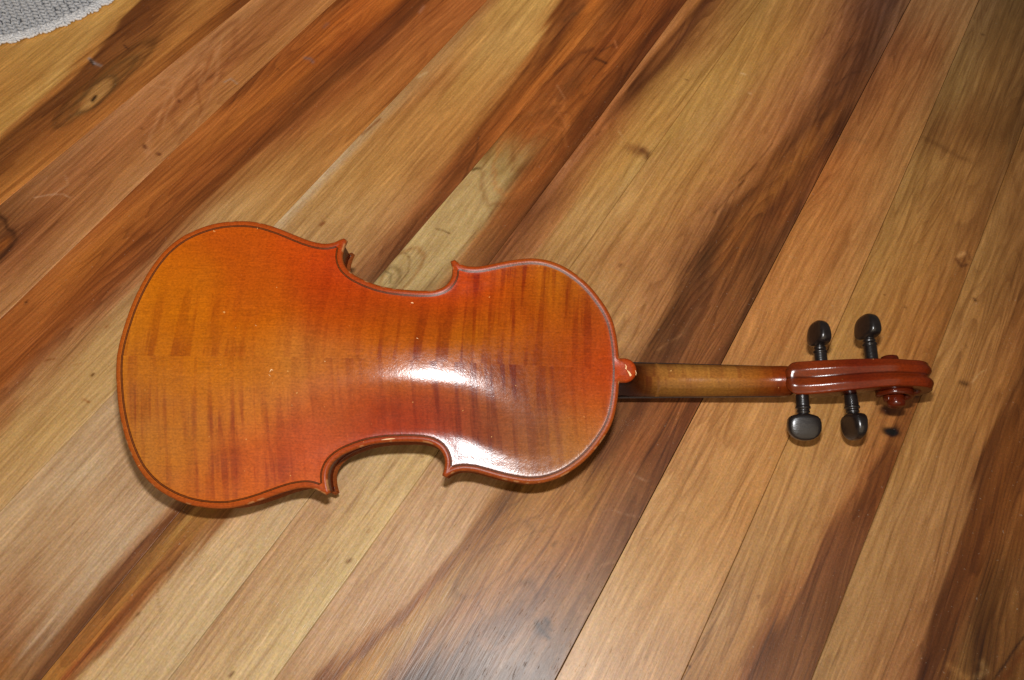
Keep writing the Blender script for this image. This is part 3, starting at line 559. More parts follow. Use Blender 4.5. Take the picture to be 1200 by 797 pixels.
def full(h): 
    h = np.array(h); m = h[::-1].copy(); m[:, 1] *= -1
    m = m[(np.abs(m[:, 1]) > 1e-6)]
    return np.vstack([h, m])
OUT = full(np.vstack([ho, BUT]))                        # back, with its button
OUTB = full(np.vstack([ho, [(357, 0)]]))                # belly / ribs
def dist_to(P, poly):
    P = np.asarray(P, float); A_ = poly; B_ = np.roll(poly, -1, 0); best = np.full(len(P), 1e9)
    for i in range(0, len(P), 4000):
        p = P[i:i + 4000, None]; d = B_ - A_; s = np.clip(((p - A_) * d).sum(-1) / ((d * d).sum(-1) + 1e-12), 0, 1)
        best[i:i + 4000] = np.sqrt((((A_ + s[..., None] * d) - p) ** 2).sum(-1)).min(1)
    return best
def inside(P, poly):
    P = np.asarray(P, float); r = np.zeros(len(P), bool); x0, y0 = poly[:, 0], poly[:, 1]; x1, y1 = np.roll(x0, -1), np.roll(y0, -1)
    for i in range(0, len(P), 4000):
        px = P[i:i + 4000, 0, None]; py = P[i:i + 4000, 1, None]
        c = ((y0 > py) != (y1 > py)) & (px < (x1 - x0) * (py - y0) / (y1 - y0 + 1e-12) + x0); r[i:i + 4000] = c.sum(1) % 2 == 1
    return r
WC = np.array([(6,0),(7,14),(10,28),(15,44),(23,61),(33,76),(45,86.5),(60,93.5),(75,96),(90,95.5),(105,91),(120,81),(132,73),(144,66),(156,59.5),(168,54.5),(180,51.5),(192,48.8),(204,47.8),(214,48.5),(224,48),(234,49),(244,50.5),(254,54),(265,60),(278,66.5),(292,71),(305,71),(317,69),(327,61.5),(337,50),(344,37),(349,22),(351,10),(352,0)], float)
gx = np.arange(-4, 380); gy = np.arange(-110, 111)
GX, GY = np.meshgrid(gx, gy, indexing='ij')
uu_ = np.clip((GX - 6) / 346.0, 0, 1); ss_ = 2 * uu_ - 1; ss_ = np.clip(ss_ + .05 * (1 - ss_ ** 2), -1, 1); LH = (1 - np.abs(ss_) ** 1.9) ** 1.25
wcx = np.interp(GX, WC[:, 0], WC[:, 1], 0, 0) + .01; q_ = np.clip(np.abs(GY) / wcx, 0, 1)
ARCH = LH * (.5 + .5 * np.cos(math.pi * q_ ** 1.6)) * (GX > 6) * (GX < 352)
def blur(a, s):
    kx = np.arange(-int(3 * s), int(3 * s) + 1); g = np.exp(-kx ** 2 / 2 / s / s); g /= g.sum()
    a = np.apply_along_axis(lambda m: np.convolve(m, g, 'same'), 0, a); return np.apply_along_axis(lambda m: np.convolve(m, g, 'same'), 1, a)
ARCH = blur(ARCH, 3.2)
def arch(P, hgt):
    x = np.clip(P[:, 0] + 4, 0, len(gx) - 1.001); y = np.clip(P[:, 1] + 110, 0, len(gy) - 1.001); i = x.astype(int); j = y.astype(int); a = x - i; b = y - j
    return hgt * (ARCH[i, j] * (1 - a) * (1 - b) + ARCH[i + 1, j] * a * (1 - b) + ARCH[i, j + 1] * (1 - a) * b + ARCH[i + 1, j + 1] * a * b)
def plate(poly, hgt, edge=True):
    """outline + rings + inner points, triangulated; returns xy, height towards the outside, faces"""
    nrm = np.roll(poly, -1, 0) - np.roll(poly, 1, 0); nrm = np.stack([-nrm[:, 1], nrm[:, 0]], -1); nrm /= np.linalg.norm(nrm, axis=1)[:, None] + 1e-9
    area = .5 * (poly[:, 0] * np.roll(poly[:, 1], -1) - np.roll(poly[:, 0], -1) * poly[:, 1]).sum()
    if area < 0: nrm = -nrm
    pts = [poly]; 
    for d in (.35, .8, 1.4, 2.2, 3.0, 3.8, 4.6, 5.6, 7.0):
        q = poly + nrm * d; ok = inside(q, poly); q = q[ok]; q = q[np.abs(dist_to(q, poly) - d) < .12 * d + .03]; pts.append(q)
    g = []
    for i, x in enumerate(np.arange(2, 372, 2.6)):
        for y in np.arange(-104 + (i % 2) * 1.5, 105, 3.0): g.append((x, y))
    g = np.array(g); g = g[inside(g, poly)]; g = g[dist_to(g, poly) > 8.6]; pts.append(g)
    P = np.vstack(pts); n0 = len(poly)
    v, e, f, *_ = delaunay_2d_cdt([Vector(p) for p in P], [(i, (i + 1) % n0) for i in range(n0)], [], 1, 1e-5)
    V = np.array([[*a] for a in v]); d = dist_to(V, poly)
    prof = np.interp(d, [0, .35, .8, 1.4, 2.2, 3.0, 3.8, 4.6, 5.6, 7.0, 9, 12], [-1.6, -.6, .0, .34, .44, .38, .18, -.02, -.1, -.12, -.08, 0])
    return V, d, prof + arch(V, hgt), [tuple(x) for x in f]
# varnish colours noted over the back
VC = np.array([(150,400,196,106,26),(170,330,198,102,20),(200,300,192,86,15),(280,278,188,76,14),(350,290,196,70,14),(400,322,190,58,12),(385,370,188,68,14),(220,340,200,98,16),(300,340,192,80,14),
(160,430,190,100,26),(200,390,196,98,18),(300,385,196,92,18),(240,430,198,102,22),(300,430,196,104,28),(350,425,196,112,42),(400,420,190,100,36),
(150,470,180,95,28),(200,480,190,100,25),(300,480,200,104,28),(380,470,192,86,32),(165,520,182,100,28),(220,550,190,100,28),(250,582,200,88,24),(300,540,198,84,30),(345,520,190,70,32),(330,566,208,90,26),(372,545,196,76,36),(378,568,212,92,36),
(430,350,190,66,12),(450,365,194,74,14),(450,400,188,88,20),(500,380,186,84,15),(545,395,184,94,20),(520,352,188,58,12),(490,345,186,56,12),(470,425,180,92,30),(540,425,172,84,26),
(420,480,176,66,24),(470,490,168,52,22),(530,485,160,56,28),(440,508,172,52,22),(500,508,166,52,24),
(545,325,200,62,12),(560,340,194,68,14),(600,318,192,84,14),(650,330,182,92,20),(600,370,190,82,14),(650,390,182,82,18),(690,365,166,70,22),(700,410,182,68,20),(620,425,150,60,20),(670,425,152,58,20),(712,440,196,62,24),(580,400,186,90,18),
(580,460,150,74,34),(620,460,166,86,34),(680,460,188,76,24),(600,500,140,60,28),(640,490,142,72,34),(655,520,168,96,38),(685,510,180,100,38),(610,545,156,82,38),(660,545,176,104,42),(705,485,186,84,28),(560,530,150,70,36)], float)
def varnish_colour(u, v):
    d2 = (u[:, None] - VC[:, 0]) ** 2 + (v[:, None] - VC[:, 1]) ** 2; wgt = np.exp(-d2 / (2 * 26.0 ** 2)) + 1e-6 / (d2 + 50)
    return (wgt @ lin(VC[:, 2:])) / wgt.sum(1)[:, None]
FM = np.array([(220,400,.55),(200,300,.1),(160,440,.8),(250,440,.45),(330,400,.25),(300,290,.12),(380,380,.4),(220,500,.8),(290,520,.8),(350,500,.5),(180,560,.5),(430,400,.5),(500,330,.5),(500,400,1),(560,400,1.2),(580,420,1.2),(600,380,.5),(560,340,.8),(610,320,.9),(660,340,.5),
(680,370,.7),(650,410,.35),(470,480,.45),(540,480,.8),(590,470,1.1),(620,500,.9),(680,500,.35),(580,530,.9),(660,550,.3),(700,430,.3),(420,520,.2)], float)
def flame_amount(u, v):
    d2 = (u[:, None] - FM[:, 0]) ** 2 + (v[:, None] - FM[:, 1]) ** 2; wgt = np.exp(-d2 / (2 * 30.0 ** 2)) + 1e-9 / (d2 + 50)
    return (wgt @ FM[:, 2]) / wgt.sum(1)
def varnish(name='amber_varnish', flames=True):
    t = NT(name); tc = t.n('ShaderNodeTexCoord').outputs['Object']
    at = t.n('ShaderNodeAttribute', attribute_name='wood_colour'); col = at.outputs['Color']
    if flames:
        sp = t.n('ShaderNodeSeparateXYZ'); t.l(tc, sp.inputs[0])
        side = t.math('GREATER_THAN', sp.outputs[1], float(shift[1]) + .0004)
        offs = t.n('ShaderNodeCombineXYZ'); t.l(t.math('MULTIPLY', side, .437), offs.inputs[0]); t.l(t.math('MULTIPLY', side, 3.7), offs.inputs[2])
        ad = t.n('ShaderNodeVectorMath', operation='ADD'); t.l(tc, ad.inputs[0]); t.l(offs.outputs[0], ad.inputs[1]); v = ad.outputs[0]
        sl = t.n('ShaderNodeMix', data_type='VECTOR'); t.l(side, sl.inputs[0]); t.l(t.map(v, (1, 1, 1), rot=(0, 0, -.10)), sl.inputs[4]); t.l(t.map(v, (1, 1, 1), rot=(0, 0, .04)), sl.inputs[5]); v = sl.outputs[1]
        a = t.noise(t.map(v, (185, 11, 1)), 1, 3, .5, .3); b = t.noise(t.map(v, (72, 8, 1), loc=(3, 1, 0)), 1, 3, .5, .3)
        s = t.math('ADD', t.rng(a, .48, .60, 0, .85), t.rng(b, .47, .63, 0, .5))
        s = t.math('MULTIPLY', s, t.math('MULTIPLY', at.outputs['Alpha'], t.rng(t.noise(t.map(v, (8, 25, 1), loc=(5, 2, 0)), 1, 2), .3, .62, .35, 1.15)))
        col = t.mixc(t.math('MINIMUM', s, 1.0), t_mul(t, col, (1.05, 1.07, 1.08)), t_mul(t, col, (.56, .33, .50)))
    fine = t.noise(t.map(tc, (520, 700, 500)), 1, 3, .75); lines = t.noise(t.map(tc, (40, 900, 1)), 1, 2, .5)
    col = t.scale(col, t.math('MULTIPLY', t.rng(fine, .3, .7, .76, 1.27), t.rng(lines, .3, .7, .91, 1.10)))
    blot = t.noise(t.map(tc, (22, 34, 20)), 1, 4, .6); col = t.mixc(t.rng(blot, .42, .66, 0, .42), col, t_mul(t, col, (.86, .72, .80)))
    chip = t.rng(t.noise(tc, 260, 2, .5), .765, .78, 0, .5)
    col = t.mixc(chip, col, (.62, .36, .12)); t.l(col, t.b.inputs['Base Color'])
    t.b.inputs['Roughness'].default_value = .5; t.b.inputs['Specular IOR Level'].default_value = .0
    rimv = t.n('ShaderNodeAttribute', attribute_name='rim_wear').outputs['Fac']; smg = t.noise(tc, 60, 3, .6)
    t.l(t.math('MULTIPLY', t.rng(smg, .35, .65, .68, .46), t.math('SUBTRACT', 1.0, t.math('MULTIPLY', rimv, .72))), t.b.inputs['Coat Weight'])
    t.l(t.math('ADD', t.rng(t.noise(tc, 300, 3, .6), .3, .7, .16, .22), t.math('MULTIPLY', rimv, .10)), t.b.inputs['Coat Roughness']); t.b.inputs['Coat IOR'].default_value = 1.5
    n1 = t.bump(t.noise(tc, 650, 3, .75), .23, .0003); n2 = t.bump(t.noise(tc, 120, 2, .5), .12, .0005, n1)
    t.l(n2, t.b.inputs['Normal']); t.l(n2, t.b.inputs['Coat Normal'])
    return t.m
M_back = varnish(); M_rim = varnish('red_brown_varnish', False)
def colour_for(P, rgb, gain=1.0, n=None):
    R_ = room(P); N = NB if n is None else n
    c = np.array(rgb, float)
    if c.ndim == 1: c = np.repeat(c[None], len(P), 0)
    return paint(c, R_, N, gain)
# back plate
V, d, hz, F = plate(OUT, 15.0)
n0 = len(V)
# bead on the button is lower, the button itself is flat
but = V[:, 0] > 357.4
hz = np.where(but, np.interp(d, [0, .6, 1.5, 3], [-1.6, -.4, .1, .2]), hz)
P3 = np.stack([V[:, 0], V[:, 1], -hz], -1); R3 = room(P3); U, W_ = survey(R3)
tgt = varnish_colour(U, W_) * np.array([1.10, 1.22, 1.35])
rim = np.clip((4.2 - d) / 1.0, 0, 1)[:, None]; rimc = lin((168, 72, 32)); 
light = np.clip((1.1 - d) / .8, 0, 1)[:, None]
tgt = tgt * (1 - rim * .75) + rimc * rim * .75; tgt = tgt * (1 - light * .6) + lin((196, 108, 54)) * light * .5
wear = (vnoise(V[:, 0] * .25, V[:, 1] * .25, 3) > .76)[:, None] * (d < .9)[:, None]
tgt = np.where(wear, lin((204, 134, 80)), tgt)
tgt = np.where(but[:, None], lin((182, 70, 30)), tgt)
joint = (np.abs(V[:, 1]) < .5)
pc = np.clip(np.clip(tgt - .006, .0015, 1) / received(R3, NB), .0015, .85)
fa = flame_amount(U, W_) * np.clip((d - 4) / 3, 0, 1)
# underside ring
b_idx = {}
edge = {}
for f in F:
    for a, b in zip(f, f[1:] + f[:1]):
        e = (min(a, b), max(a, b)); edge[e] = edge.get(e, 0) + 1
bound = [e for e, c in edge.items() if c == 1]
Vb = []; 
for e in bound:
    for a in e:
        if a not in b_idx: b_idx[a] = n0 + len(Vb) ; Vb.append((V[a, 0], V[a, 1], 3.6))
def cw(f, V):
    a, b, c = V[f[0]], V[f[1]], V[f[2]]; return (b[0] - a[0]) * (c[1] - a[1]) - (b[1] - a[1]) * (c[0] - a[0])
F = [f if cw(f, V) < 0 else f[::-1] for f in F]   # y is mirrored in the local frame
F2 = []
for f in F:
    m = len(f)
    for a, b in zip(f, f[1:] + f[:1]):
        if edge[(min(a, b), max(a, b))] == 1: F2.append((b, a, b_idx[a], b_idx[b]))
Pb = np.array(Vb); bc = colour_for(Pb, (150, 62, 26))
allP = np.vstack([P3, Pb]); allC = np.vstack([pc, bc]); allF = np.concatenate([fa, np.zeros(len(Pb))])
back = vmesh('back_plate', allP, list(F) + F2, M_back, None, True, allC, allF)
ra_ = back.data.attributes.new('rim_wear', 'FLOAT', 'POINT'); ra_.data.foreach_set('value', np.concatenate([np.clip((6.2 - d) / 2.0, 0, 1), np.ones(len(Pb))]).astype(np.float32))
# small chips and scratches in the varnish lie on the plate as fine inlaid wear
# purfling: a thin dark inlaid strip that follows the edge
def offset_path(poly, dd):
    nrm = np.roll(poly, -1, 0) - np.roll(poly, 1, 0); nrm = np.stack([-nrm[:, 1], nrm[:, 0]], -1); nrm /= np.linalg.norm(nrm, axis=1)[:, None]
    area = .5 * (poly[:, 0] * np.roll(poly[:, 1], -1) - np.roll(poly[:, 0], -1) * poly[:, 1]).sum()
    if area < 0: nrm = -nrm
    q = poly + nrm * dd; ok = inside(q, poly) & (dist_to(q, poly) > dd - .12); return q, ok
def prof_h(P, hgt=15.0):
    d = dist_to(P, OUTB); return np.interp(d, [0, .35, .8, 1.4, 2.2, 3.0, 3.8, 4.6, 5.6, 7.0, 9, 12], [-1.6, -.6, .0, .34, .44, .38, .18, -.02, -.1, -.12, -.08, 0]) + arch(P, hgt)
q1, ok1 = offset_path(OUTB, 3.75); q2, ok2 = offset_path(OUTB, 5.1); ok = ok1 & ok2
Pp = []; Fp = []; idx = np.where(ok)[0]; h1 = prof_h(q1) + .05; h2 = prof_h(q2) + .05; hm = prof_h((q1 + q2) / 2) + .12
prev = None
Cp = []
for i in list(idx) + [idx[0]]:
    j = len(Pp); qa, qb = q1[i], q2[i]; qm = (qa + qb) / 2
    for s_ in (0, .3, .37, .63, .7, 1):
        qq = qa * (1 - s_) + qb * s_; hh = h1[i] * (1 - s_) + h2[i] * s_ + .06; Pp.append((qq[0], qq[1], -hh)); Cp.append((136, 70, 30) if s_ in (.37, .63) else (84, 40, 22))
    if prev is not None and np.hypot(*(q1[i] - q1[prev[0]])) < 9:
        k0 = prev[1]
        for c in range(5): Fp.append((k0 + c, k0 + c + 1, j + c + 1, j + c))
    prev = (i, j)
Fp = [f if cw(f, np.array(Pp)) < 0 else f[::-1] for f in Fp]
M_purf = varnish('purfling_inlay', False); pb = M_purf.node_tree.nodes['Principled BSDF']; [M_purf.node_tree.links.remove(l) for l in list(M_purf.node_tree.links) if l.to_socket.name in ('Coat Weight', 'Coat Roughness')]; pb.inputs['Coat Weight'].default_value = .18; pb.inputs['Coat Roughness'].default_value = .32
vmesh('purfling', Pp, Fp, M_purf, None, True, colour_for(np.array(Pp), Cp))
# ribs
q, okr = offset_path(OUTB, 2.6); q = q[okr]; nr = len(q)
rp = np.vstack([np.c_[q, np.full(nr, 3.4)], np.c_[q, np.full(nr, 19)], np.c_[q, np.full(nr, 34.2)]])
rf = [(r * nr + i, r * nr + (i + 1) % nr, (r + 1) * nr + (i + 1) % nr, (r + 1) * nr + i) for r in (0, 1) for i in range(nr)]
M_rib = varnish('dark_red_rib_varnish', False)
vmesh('ribs', rp, rf, M_rib, None, True, colour_for(rp, (112, 36, 24)))
# belly
Vt, dt, ht, Ft = plate(OUTB, 15.5); nt0 = len(Vt)
Ft = [f if cw(f, Vt) > 0 else f[::-1] for f in Ft]
pt = np.c_[Vt, 37.6 + ht]; edge = {}
for f in Ft:
    for a, b in zip(f, f[1:] + f[:1]): e = (min(a, b), max(a, b)); edge[e] = edge.get(e, 0) + 1
bi = {}; vb = []; f3 = []
for f in Ft:
    for a, b in zip(f, f[1:] + f[:1]):
        if edge[(min(a, b), max(a, b))] == 1:
            for c in (a, b):
                if c not in bi: bi[c] = nt0 + len(vb); vb.append((Vt[c, 0], Vt[c, 1], 35.4))
            f3.append((b, a, bi[a], bi[b]))
# flat inner face towards the ribs
nrm_q, ok_q = offset_path(OUTB, 4.0)
pin = np.array(vb); cen = []
inn = {}
for c, k2 in bi.items():
    pass
pt = np.vstack([pt, pin]); ordb = list(bi.items()); ring = []
under = [(k2, Vt[c]) for c, k2 in ordb]
n1_ = len(pt); dsh = []; mp = {}
for k2, xy in under:
    i = np.argmin(((OUTB - xy) ** 2).sum(1)); j = i
    tgt2 = nrm_q[i] if ok_q[i] else OUTB[i] + (nrm_q[i] - OUTB[i]) * .5
    mp[k2] = n1_ + len(dsh); dsh.append((tgt2[0], tgt2[1], 34.3))
pt = np.vstack([pt, np.array(dsh)])
f4 = [(f[3], f[2], mp[f[2]], mp[f[3]]) for f in f3]
vmesh('top_plate', pt, list(Ft) + f3 + f4, M_rim, None, True, colour_for(pt, (150, 74, 34)))
# ---------------- neck
def lerp(x, tab):
    tab = np.array(tab, float); return [float(np.interp(x, tab[:, 0], tab[:, i])) for i in range(1, tab.shape[1])]
NECK = [(357.2,4.6,50,9.4,14.0,3.0),(362,4.6,50,9.4,14.0,3.0),(366,4.8,49.5,8.6,13.9,3.0),(369,7,49,8.4,13.8,2.8),(371.5,12,48.7,8.8,13.8,2.6),(375,19,48.2,9.6,13.7,2.4),(381,26,47.4,11,13.6,2.2),(390,30,46.1,12.6,13.4,2.1),(405,30.8,44,13,13.1,2.05),(430,27.5,40.5,12.5,12.6,2.05),(455,23.8,37,12,12.1,2.05),(470,21.4,34.9,11.8,11.8,2.05),(480,18.6,33.5,11.7,11.7,2.1),(487,15.4,32.5,11.6,11.6,2.2),(494,14,32,10.5,11.0,2.3)]
st = []; 
XS = np.concatenate([np.arange(357.2, 392, 1.2), np.arange(392, 494.1, 2.5)])
NT_ = np.array(NECK)
def smooth_tab(x, tab):
    # Catmull-Rom in x
    xs = tab[:, 0]; i = int(np.clip(np.searchsorted(xs, x) - 1, 0, len(xs) - 2)); t = (x - xs[i]) / (xs[i + 1] - xs[i])
    p0, p1, p2, p3 = tab[max(i - 1, 0)], tab[i], tab[i + 1], tab[min(i + 2, len(xs) - 1)]
    m1 = (p2 - p0) / max(p2[0] - p0[0], 1e-6) * (p2[0] - p1[0]); m2 = (p3 - p1) / max(p3[0] - p1[0], 1e-6) * (p2[0] - p1[0])
    t2, t3 = t * t, t ** 3
    return (2 * t3 - 3 * t2 + 1) * p1 + (t3 - 2 * t2 + t) * m1 + (-2 * t3 + 3 * t2) * p2 + (t3 - t2) * m2
def loft(rings, closed_ends=True):
    m = len(rings[0]); P = np.vstack(rings); F = []
    for r in range(len(rings) - 1):
        for i in range(m): F.append((r * m + i, r * m + (i + 1) % m, (r + 1) * m + (i + 1) % m, (r + 1) * m + i))
    if closed_ends:
        F.append(tuple(range(m))[::-1]); F.append(tuple(range((len(rings) - 1) * m, len(rings) * m)))
    return P, F
def fixn(o):
    import bmesh
    bm = bmesh.new(); bm.from_mesh(o.data); bmesh.ops.recalc_face_normals(bm, faces=bm.faces); bm.to_mesh(o.data); bm.free(); return o
rings = []; cols = []
for x in XS:
    _, zb, zf, wb_, wf, ex = smooth_tab(x, NT_)
    r = []
    for k in range(33):
        a = math.pi * k / 32.0; c, s = math.cos(a), math.sin(a)
        y = math.copysign(abs(c) ** (2 / ex), c); zz_ = abs(s) ** (2 / ex)
        hgt_ = zf - zb; wloc = wf + (wb_ - wf) * zz_
        r.append((x, y * wloc, zf - zz_ * hgt_))
    rings.append(r)
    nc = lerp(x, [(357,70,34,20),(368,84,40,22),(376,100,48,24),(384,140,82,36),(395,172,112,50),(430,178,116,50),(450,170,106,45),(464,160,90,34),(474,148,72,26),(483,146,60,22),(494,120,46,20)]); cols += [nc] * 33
P, F = loft(rings); 
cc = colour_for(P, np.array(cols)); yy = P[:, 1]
sh_ = (1 - .42 * np.clip((yy - 1) / 7.0, 0, 1)) * (1 - .25 * np.clip((-yy - 8) / 4.0, 0, 1))  # shade on the neck's sides put into the colour, with some grime
M_neck = varnish('worn_neck_varnish', True); [M_neck.node_tree.links.remove(l) for l in list(M_neck.node_tree.links) if l.to_socket.name == 'Coat Weight']; M_neck.node_tree.nodes['Principled BSDF'].inputs['Coat Weight'].default_value = .35
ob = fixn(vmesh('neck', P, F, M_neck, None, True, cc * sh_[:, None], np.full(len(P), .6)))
# ---------------- fingerboard, nut, bridge, tailpiece, strings (on the hidden front)
M_ebony = simple('ebony', (.018, .014, .013), .38, .5, .1, .25, 1200, .25, (1, .15, 1))
rings = []
for x in np.linspace(222, 486, 34):
    zt = np.interp(x, [222, 486], [67.5, 37.5]); hw = np.interp(x, [222, 357, 486], [20.5, 14.3, 11.7])
    r = [(x, -hw, zt - 5.5), (x, -hw, zt - 1.2)] + [(x, hw * s, zt + 3.0 * (1 - s * s) * hw / 20) for s in np.linspace(-.96, .96, 9)] + [(x, hw, zt - 1.2), (x, hw, zt - 5.5)]
    rings.append(r)
fixn(vmesh('fingerboard', *loft(rings), M_ebony))
def vbox(name, x0, x1, y0, y1, z0, z1, mat, b=.5):
    rings = []
    for x, k in ((x0, b), (x0 + b, 0), (x1 - b, 0), (x1, b)):
        rings.append([(x, y0 + k, z0 + b), (x, y0 + b, z0 + k), (x, y1 - b, z0 + k), (x, y1 - k, z0 + b), (x, y1 - k, z1 - b), (x, y1 - b, z1 - k), (x, y0 + b, z1 - k), (x, y0 + k, z1 - b)])
    return fixn(vmesh(name, *loft(rings), mat, None, False))
vbox('nut', 486.3, 491.5, -11.4, 11.4, 31.6, 39.4, M_ebony)
M_maple = simple('pale_maple', (.42, .28, .14), .5, .4)
prof = [(-20, 49), (-17, 53), (-13, 56), (-15, 63), (-19, 69), (-17, 76), (-10, 80), (0, 82), (10, 80), (17, 76), (19, 69), (15, 63), (13, 56), (17, 53), (20, 49), (9, 50), (6, 56), (0, 59), (-6, 56), (-9, 50)]
ra = [[(158.6, y, z) for y, z in prof], [(163.0, y, z) for y, z in prof]]; n_ = len(prof)
P, F = loft(ra, False); F += [tuple(range(n_)), tuple(range(n_, 2 * n_))[::-1]]
br = fixn(vmesh('bridge', P, F, M_maple, None, False))
rings = []
for x, hw in ((4, 11), (8, 13.5), (30, 15.5), (60, 17.5), (90, 20), (104, 21), (107, 19.5)):
    z = np.interp(x, [4, 107], [52, 66]); rings.append([(x, -hw, z), (x, -hw * .6, z + 4), (x, 0, z + 6), (x, hw * .6, z + 4), (x, hw, z), (x, hw * .6, z - 2), (x, -hw * .6, z - 2)])
fixn(vmesh('tailpiece', *loft(rings), M_ebony))
M_steel = simple('wound_steel', (.5, .48, .46), .3, .5)
def tube(path, r, n=8):
    path = np.array(path, float); rings = []
    for i, p in enumerate(path):
        t = path[min(i + 1, len(path) - 1)] - path[max(i - 1, 0)]; t /= np.linalg.norm(t); s = np.cross(t, [0, 0, 1.0]); s /= np.linalg.norm(s) + 1e-9; u = np.cross(s, t); rr = r[i] if hasattr(r, '__len__') else r
        rings.append([p + rr * (math.cos(a) * s + math.sin(a) * u) for a in np.linspace(0, 2 * math.pi, n, endpoint=False)])
    return loft(rings)
for k, y in enumerate((-1.5, -.5, .5, 1.5)):
    fixn(vmesh('string', *tube([(100, y * 11, 68 - abs(y) * .6), (161, y * 11.2, 82.4 - abs(y) ** 2 * 1.4), (489, y * 5.4, 40), (505 + 8 * k, y * 4, 30)], .35, 6), M_steel))
# ---------------- pegbox and scroll
TW_AX = 19.0
def twist(P):
    P = np.array(P, float); a = np.interp(P[:, 0], [486, 545], [0.0, math.radians(8)]); off = np.interp(P[:, 0], [486, 560], [0, -.6])
    dz = P[:, 2] - TW_AX; y = P[:, 1].copy()
    P[:, 1] = y * np.cos(a) + dz * np.sin(a) + off; P[:, 2] = TW_AX + dz * np.cos(a) - y * np.sin(a); return P
CX, CZ = 573.0, 17.5
spine = [(483.2,21,2.0,4),(483.5,19,5.2,7),(484.3,16.4,8.2,11),(486.2,14,10.4,16),(489.5,12.4,11.7,20),(496,10.6,12.1,24),(505,7.4,12.0,24),(515,3.4,11.7,23),(525,.2,11.3,21.5),(535,-1.8,10.9,20),(545,-3.2,10.4,18),(556,-5.2,9.9,16)]
ang0 = -112
for i in range(0, 25):
    a = math.radians(ang0 + 22 * (i + .5)); 
    if i > 15: break
    r = 22.5 - i * .78
    spine.append((CX + r * math.cos(a), CZ + r * math.sin(a), 9.6 - .05 * i if i < 9 else 9.2 + (i - 9) * .5, max(14 - i * 1.0, 5.5)))
def dense(tab, n=5):
    tab = np.array(tab, float); t = np.vstack([2 * tab[0] - tab[1], tab, 2 * tab[-1] - tab[-2]]); out = []
    for i in range(1, len(t) - 2):
        for j in range(n):
            s = j / n; a, b, c, d = t[i - 1:i + 3]; out.append(.5 * ((2 * b) + (c - a) * s + (2 * a - 5 * b + 4 * c - d) * s * s + (3 * b - a - 3 * c + d) * s ** 3))
    out.append(t[-2]); return np.array(out)
sp_ = dense(spine, 4)
tan = np.gradient(sp_[:, :2], axis=0); tan /= np.linalg.norm(tan, axis=1)[:, None]
inn_ = np.stack([-tan[:, 1], tan[:, 0]], -1)             # towards the front / the eye
yprof = np.linspace(-1, 1, 25)
lobe = .5 - .5 * np.cos(2 * math.pi * np.clip(np.abs(yprof), 0, 1))       # bulge of the two rounded ridges
rings = []
for (x, z, hw, th), n2 in zip(sp_, inn_):
    g = min(1, hw / 9.5)
    r = []
    for y, lo_ in zip(yprof, lobe):
        fade = min(1, max(0, (x - 485) / 16)) if x < 520 else 1
        dep = (2.3 * fade * (1 - lo_)) if abs(y) < .5 else 1.6 * g * (1 - lo_)
        r.append((x + n2[0] * dep, y * hw, z + n2[1] * dep))
    e = 2.4 * g
    for k_ in (.25, .6, 1): r.append((x + n2[0] * (e + (th - e) * k_), hw * (1 - .03 * k_), z + n2[1] * (e + (th - e) * k_)))
    for k_ in (1, .6, .25): r.append((x + n2[0] * (e + (th - e) * k_), -hw * (1 - .03 * k_), z + n2[1] * (e + (th - e) * k_)))
    rings.append(r)
P, F = loft(rings); P = twist(P)
pcx = np.array([lerp(p[0], [(484,108,44,22),(500,134,54,24),(530,112,38,18),(560,124,46,20),(580,118,42,20),(595,76,30,18)]) for p in P])
M_scroll = varnish('scroll_varnish', False)
scb = M_scroll.node_tree.nodes['Principled BSDF']; 
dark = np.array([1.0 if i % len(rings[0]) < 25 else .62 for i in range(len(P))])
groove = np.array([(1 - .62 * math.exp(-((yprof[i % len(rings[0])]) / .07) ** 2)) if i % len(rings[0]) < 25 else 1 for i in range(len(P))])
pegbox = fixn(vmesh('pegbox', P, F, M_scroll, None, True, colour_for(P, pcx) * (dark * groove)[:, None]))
# inner turn of the volute (steps outwards on both sides) and the eye
for sgn in (1, -1):
    rings = []
    for a in np.linspace(0, 2 * math.pi * 1.15, 60):
        r = 14.2 - 4.6 * a / (2 * math.pi); dr = 3.0; cx, cz = CX - 6, CZ + 1; ca, sa = math.cos(a + 2.6), math.sin(a + 2.6)
        y1 = 10.5 + 3.6 * a / (2 * math.pi) + 1.5
        rr = []
        for q_r, q_y in ((r, 6), (r, y1 - 1.2), (r - .35, y1 - .4), (r - 1.2, y1), (r - 2.6, y1 - .2), (0.5 * r, y1 - 1.8), (0.5 * r, 6)):
            rr.append((cx + ca * q_r, sgn * q_y, cz + sa * q_r))
        rings.append(rr)
    P, F = loft(rings); P = twist(P)
    fixn(vmesh('volute', P, F, M_scroll, pegbox, True, colour_for(P, (90, 34, 20))))
    pr = [(6.2, 8), (6.2, 14), (6.5, 16.8), (6.3, 18.8), (5.4, 20.0), (3.5, 20.5), (.2, 20.6)] if sgn > 0 else [(6.2, 8), (6.3, 14), (6.4, 17.2), (6.0, 18.6), (4.6, 19.2), (.2, 19.4)]
    rings = [[(CX - 7 + r * math.cos(a), sgn * y, CZ + 1.5 + r * math.sin(a)) for a in np.linspace(0, 2 * math.pi, 28, endpoint=False)] for r, y in pr]
    P, F = loft(rings); P = twist(P)
    fixn(vmesh('eye', P, F, M_scroll, pegbox, True, colour_for(P, (94, 34, 20))))
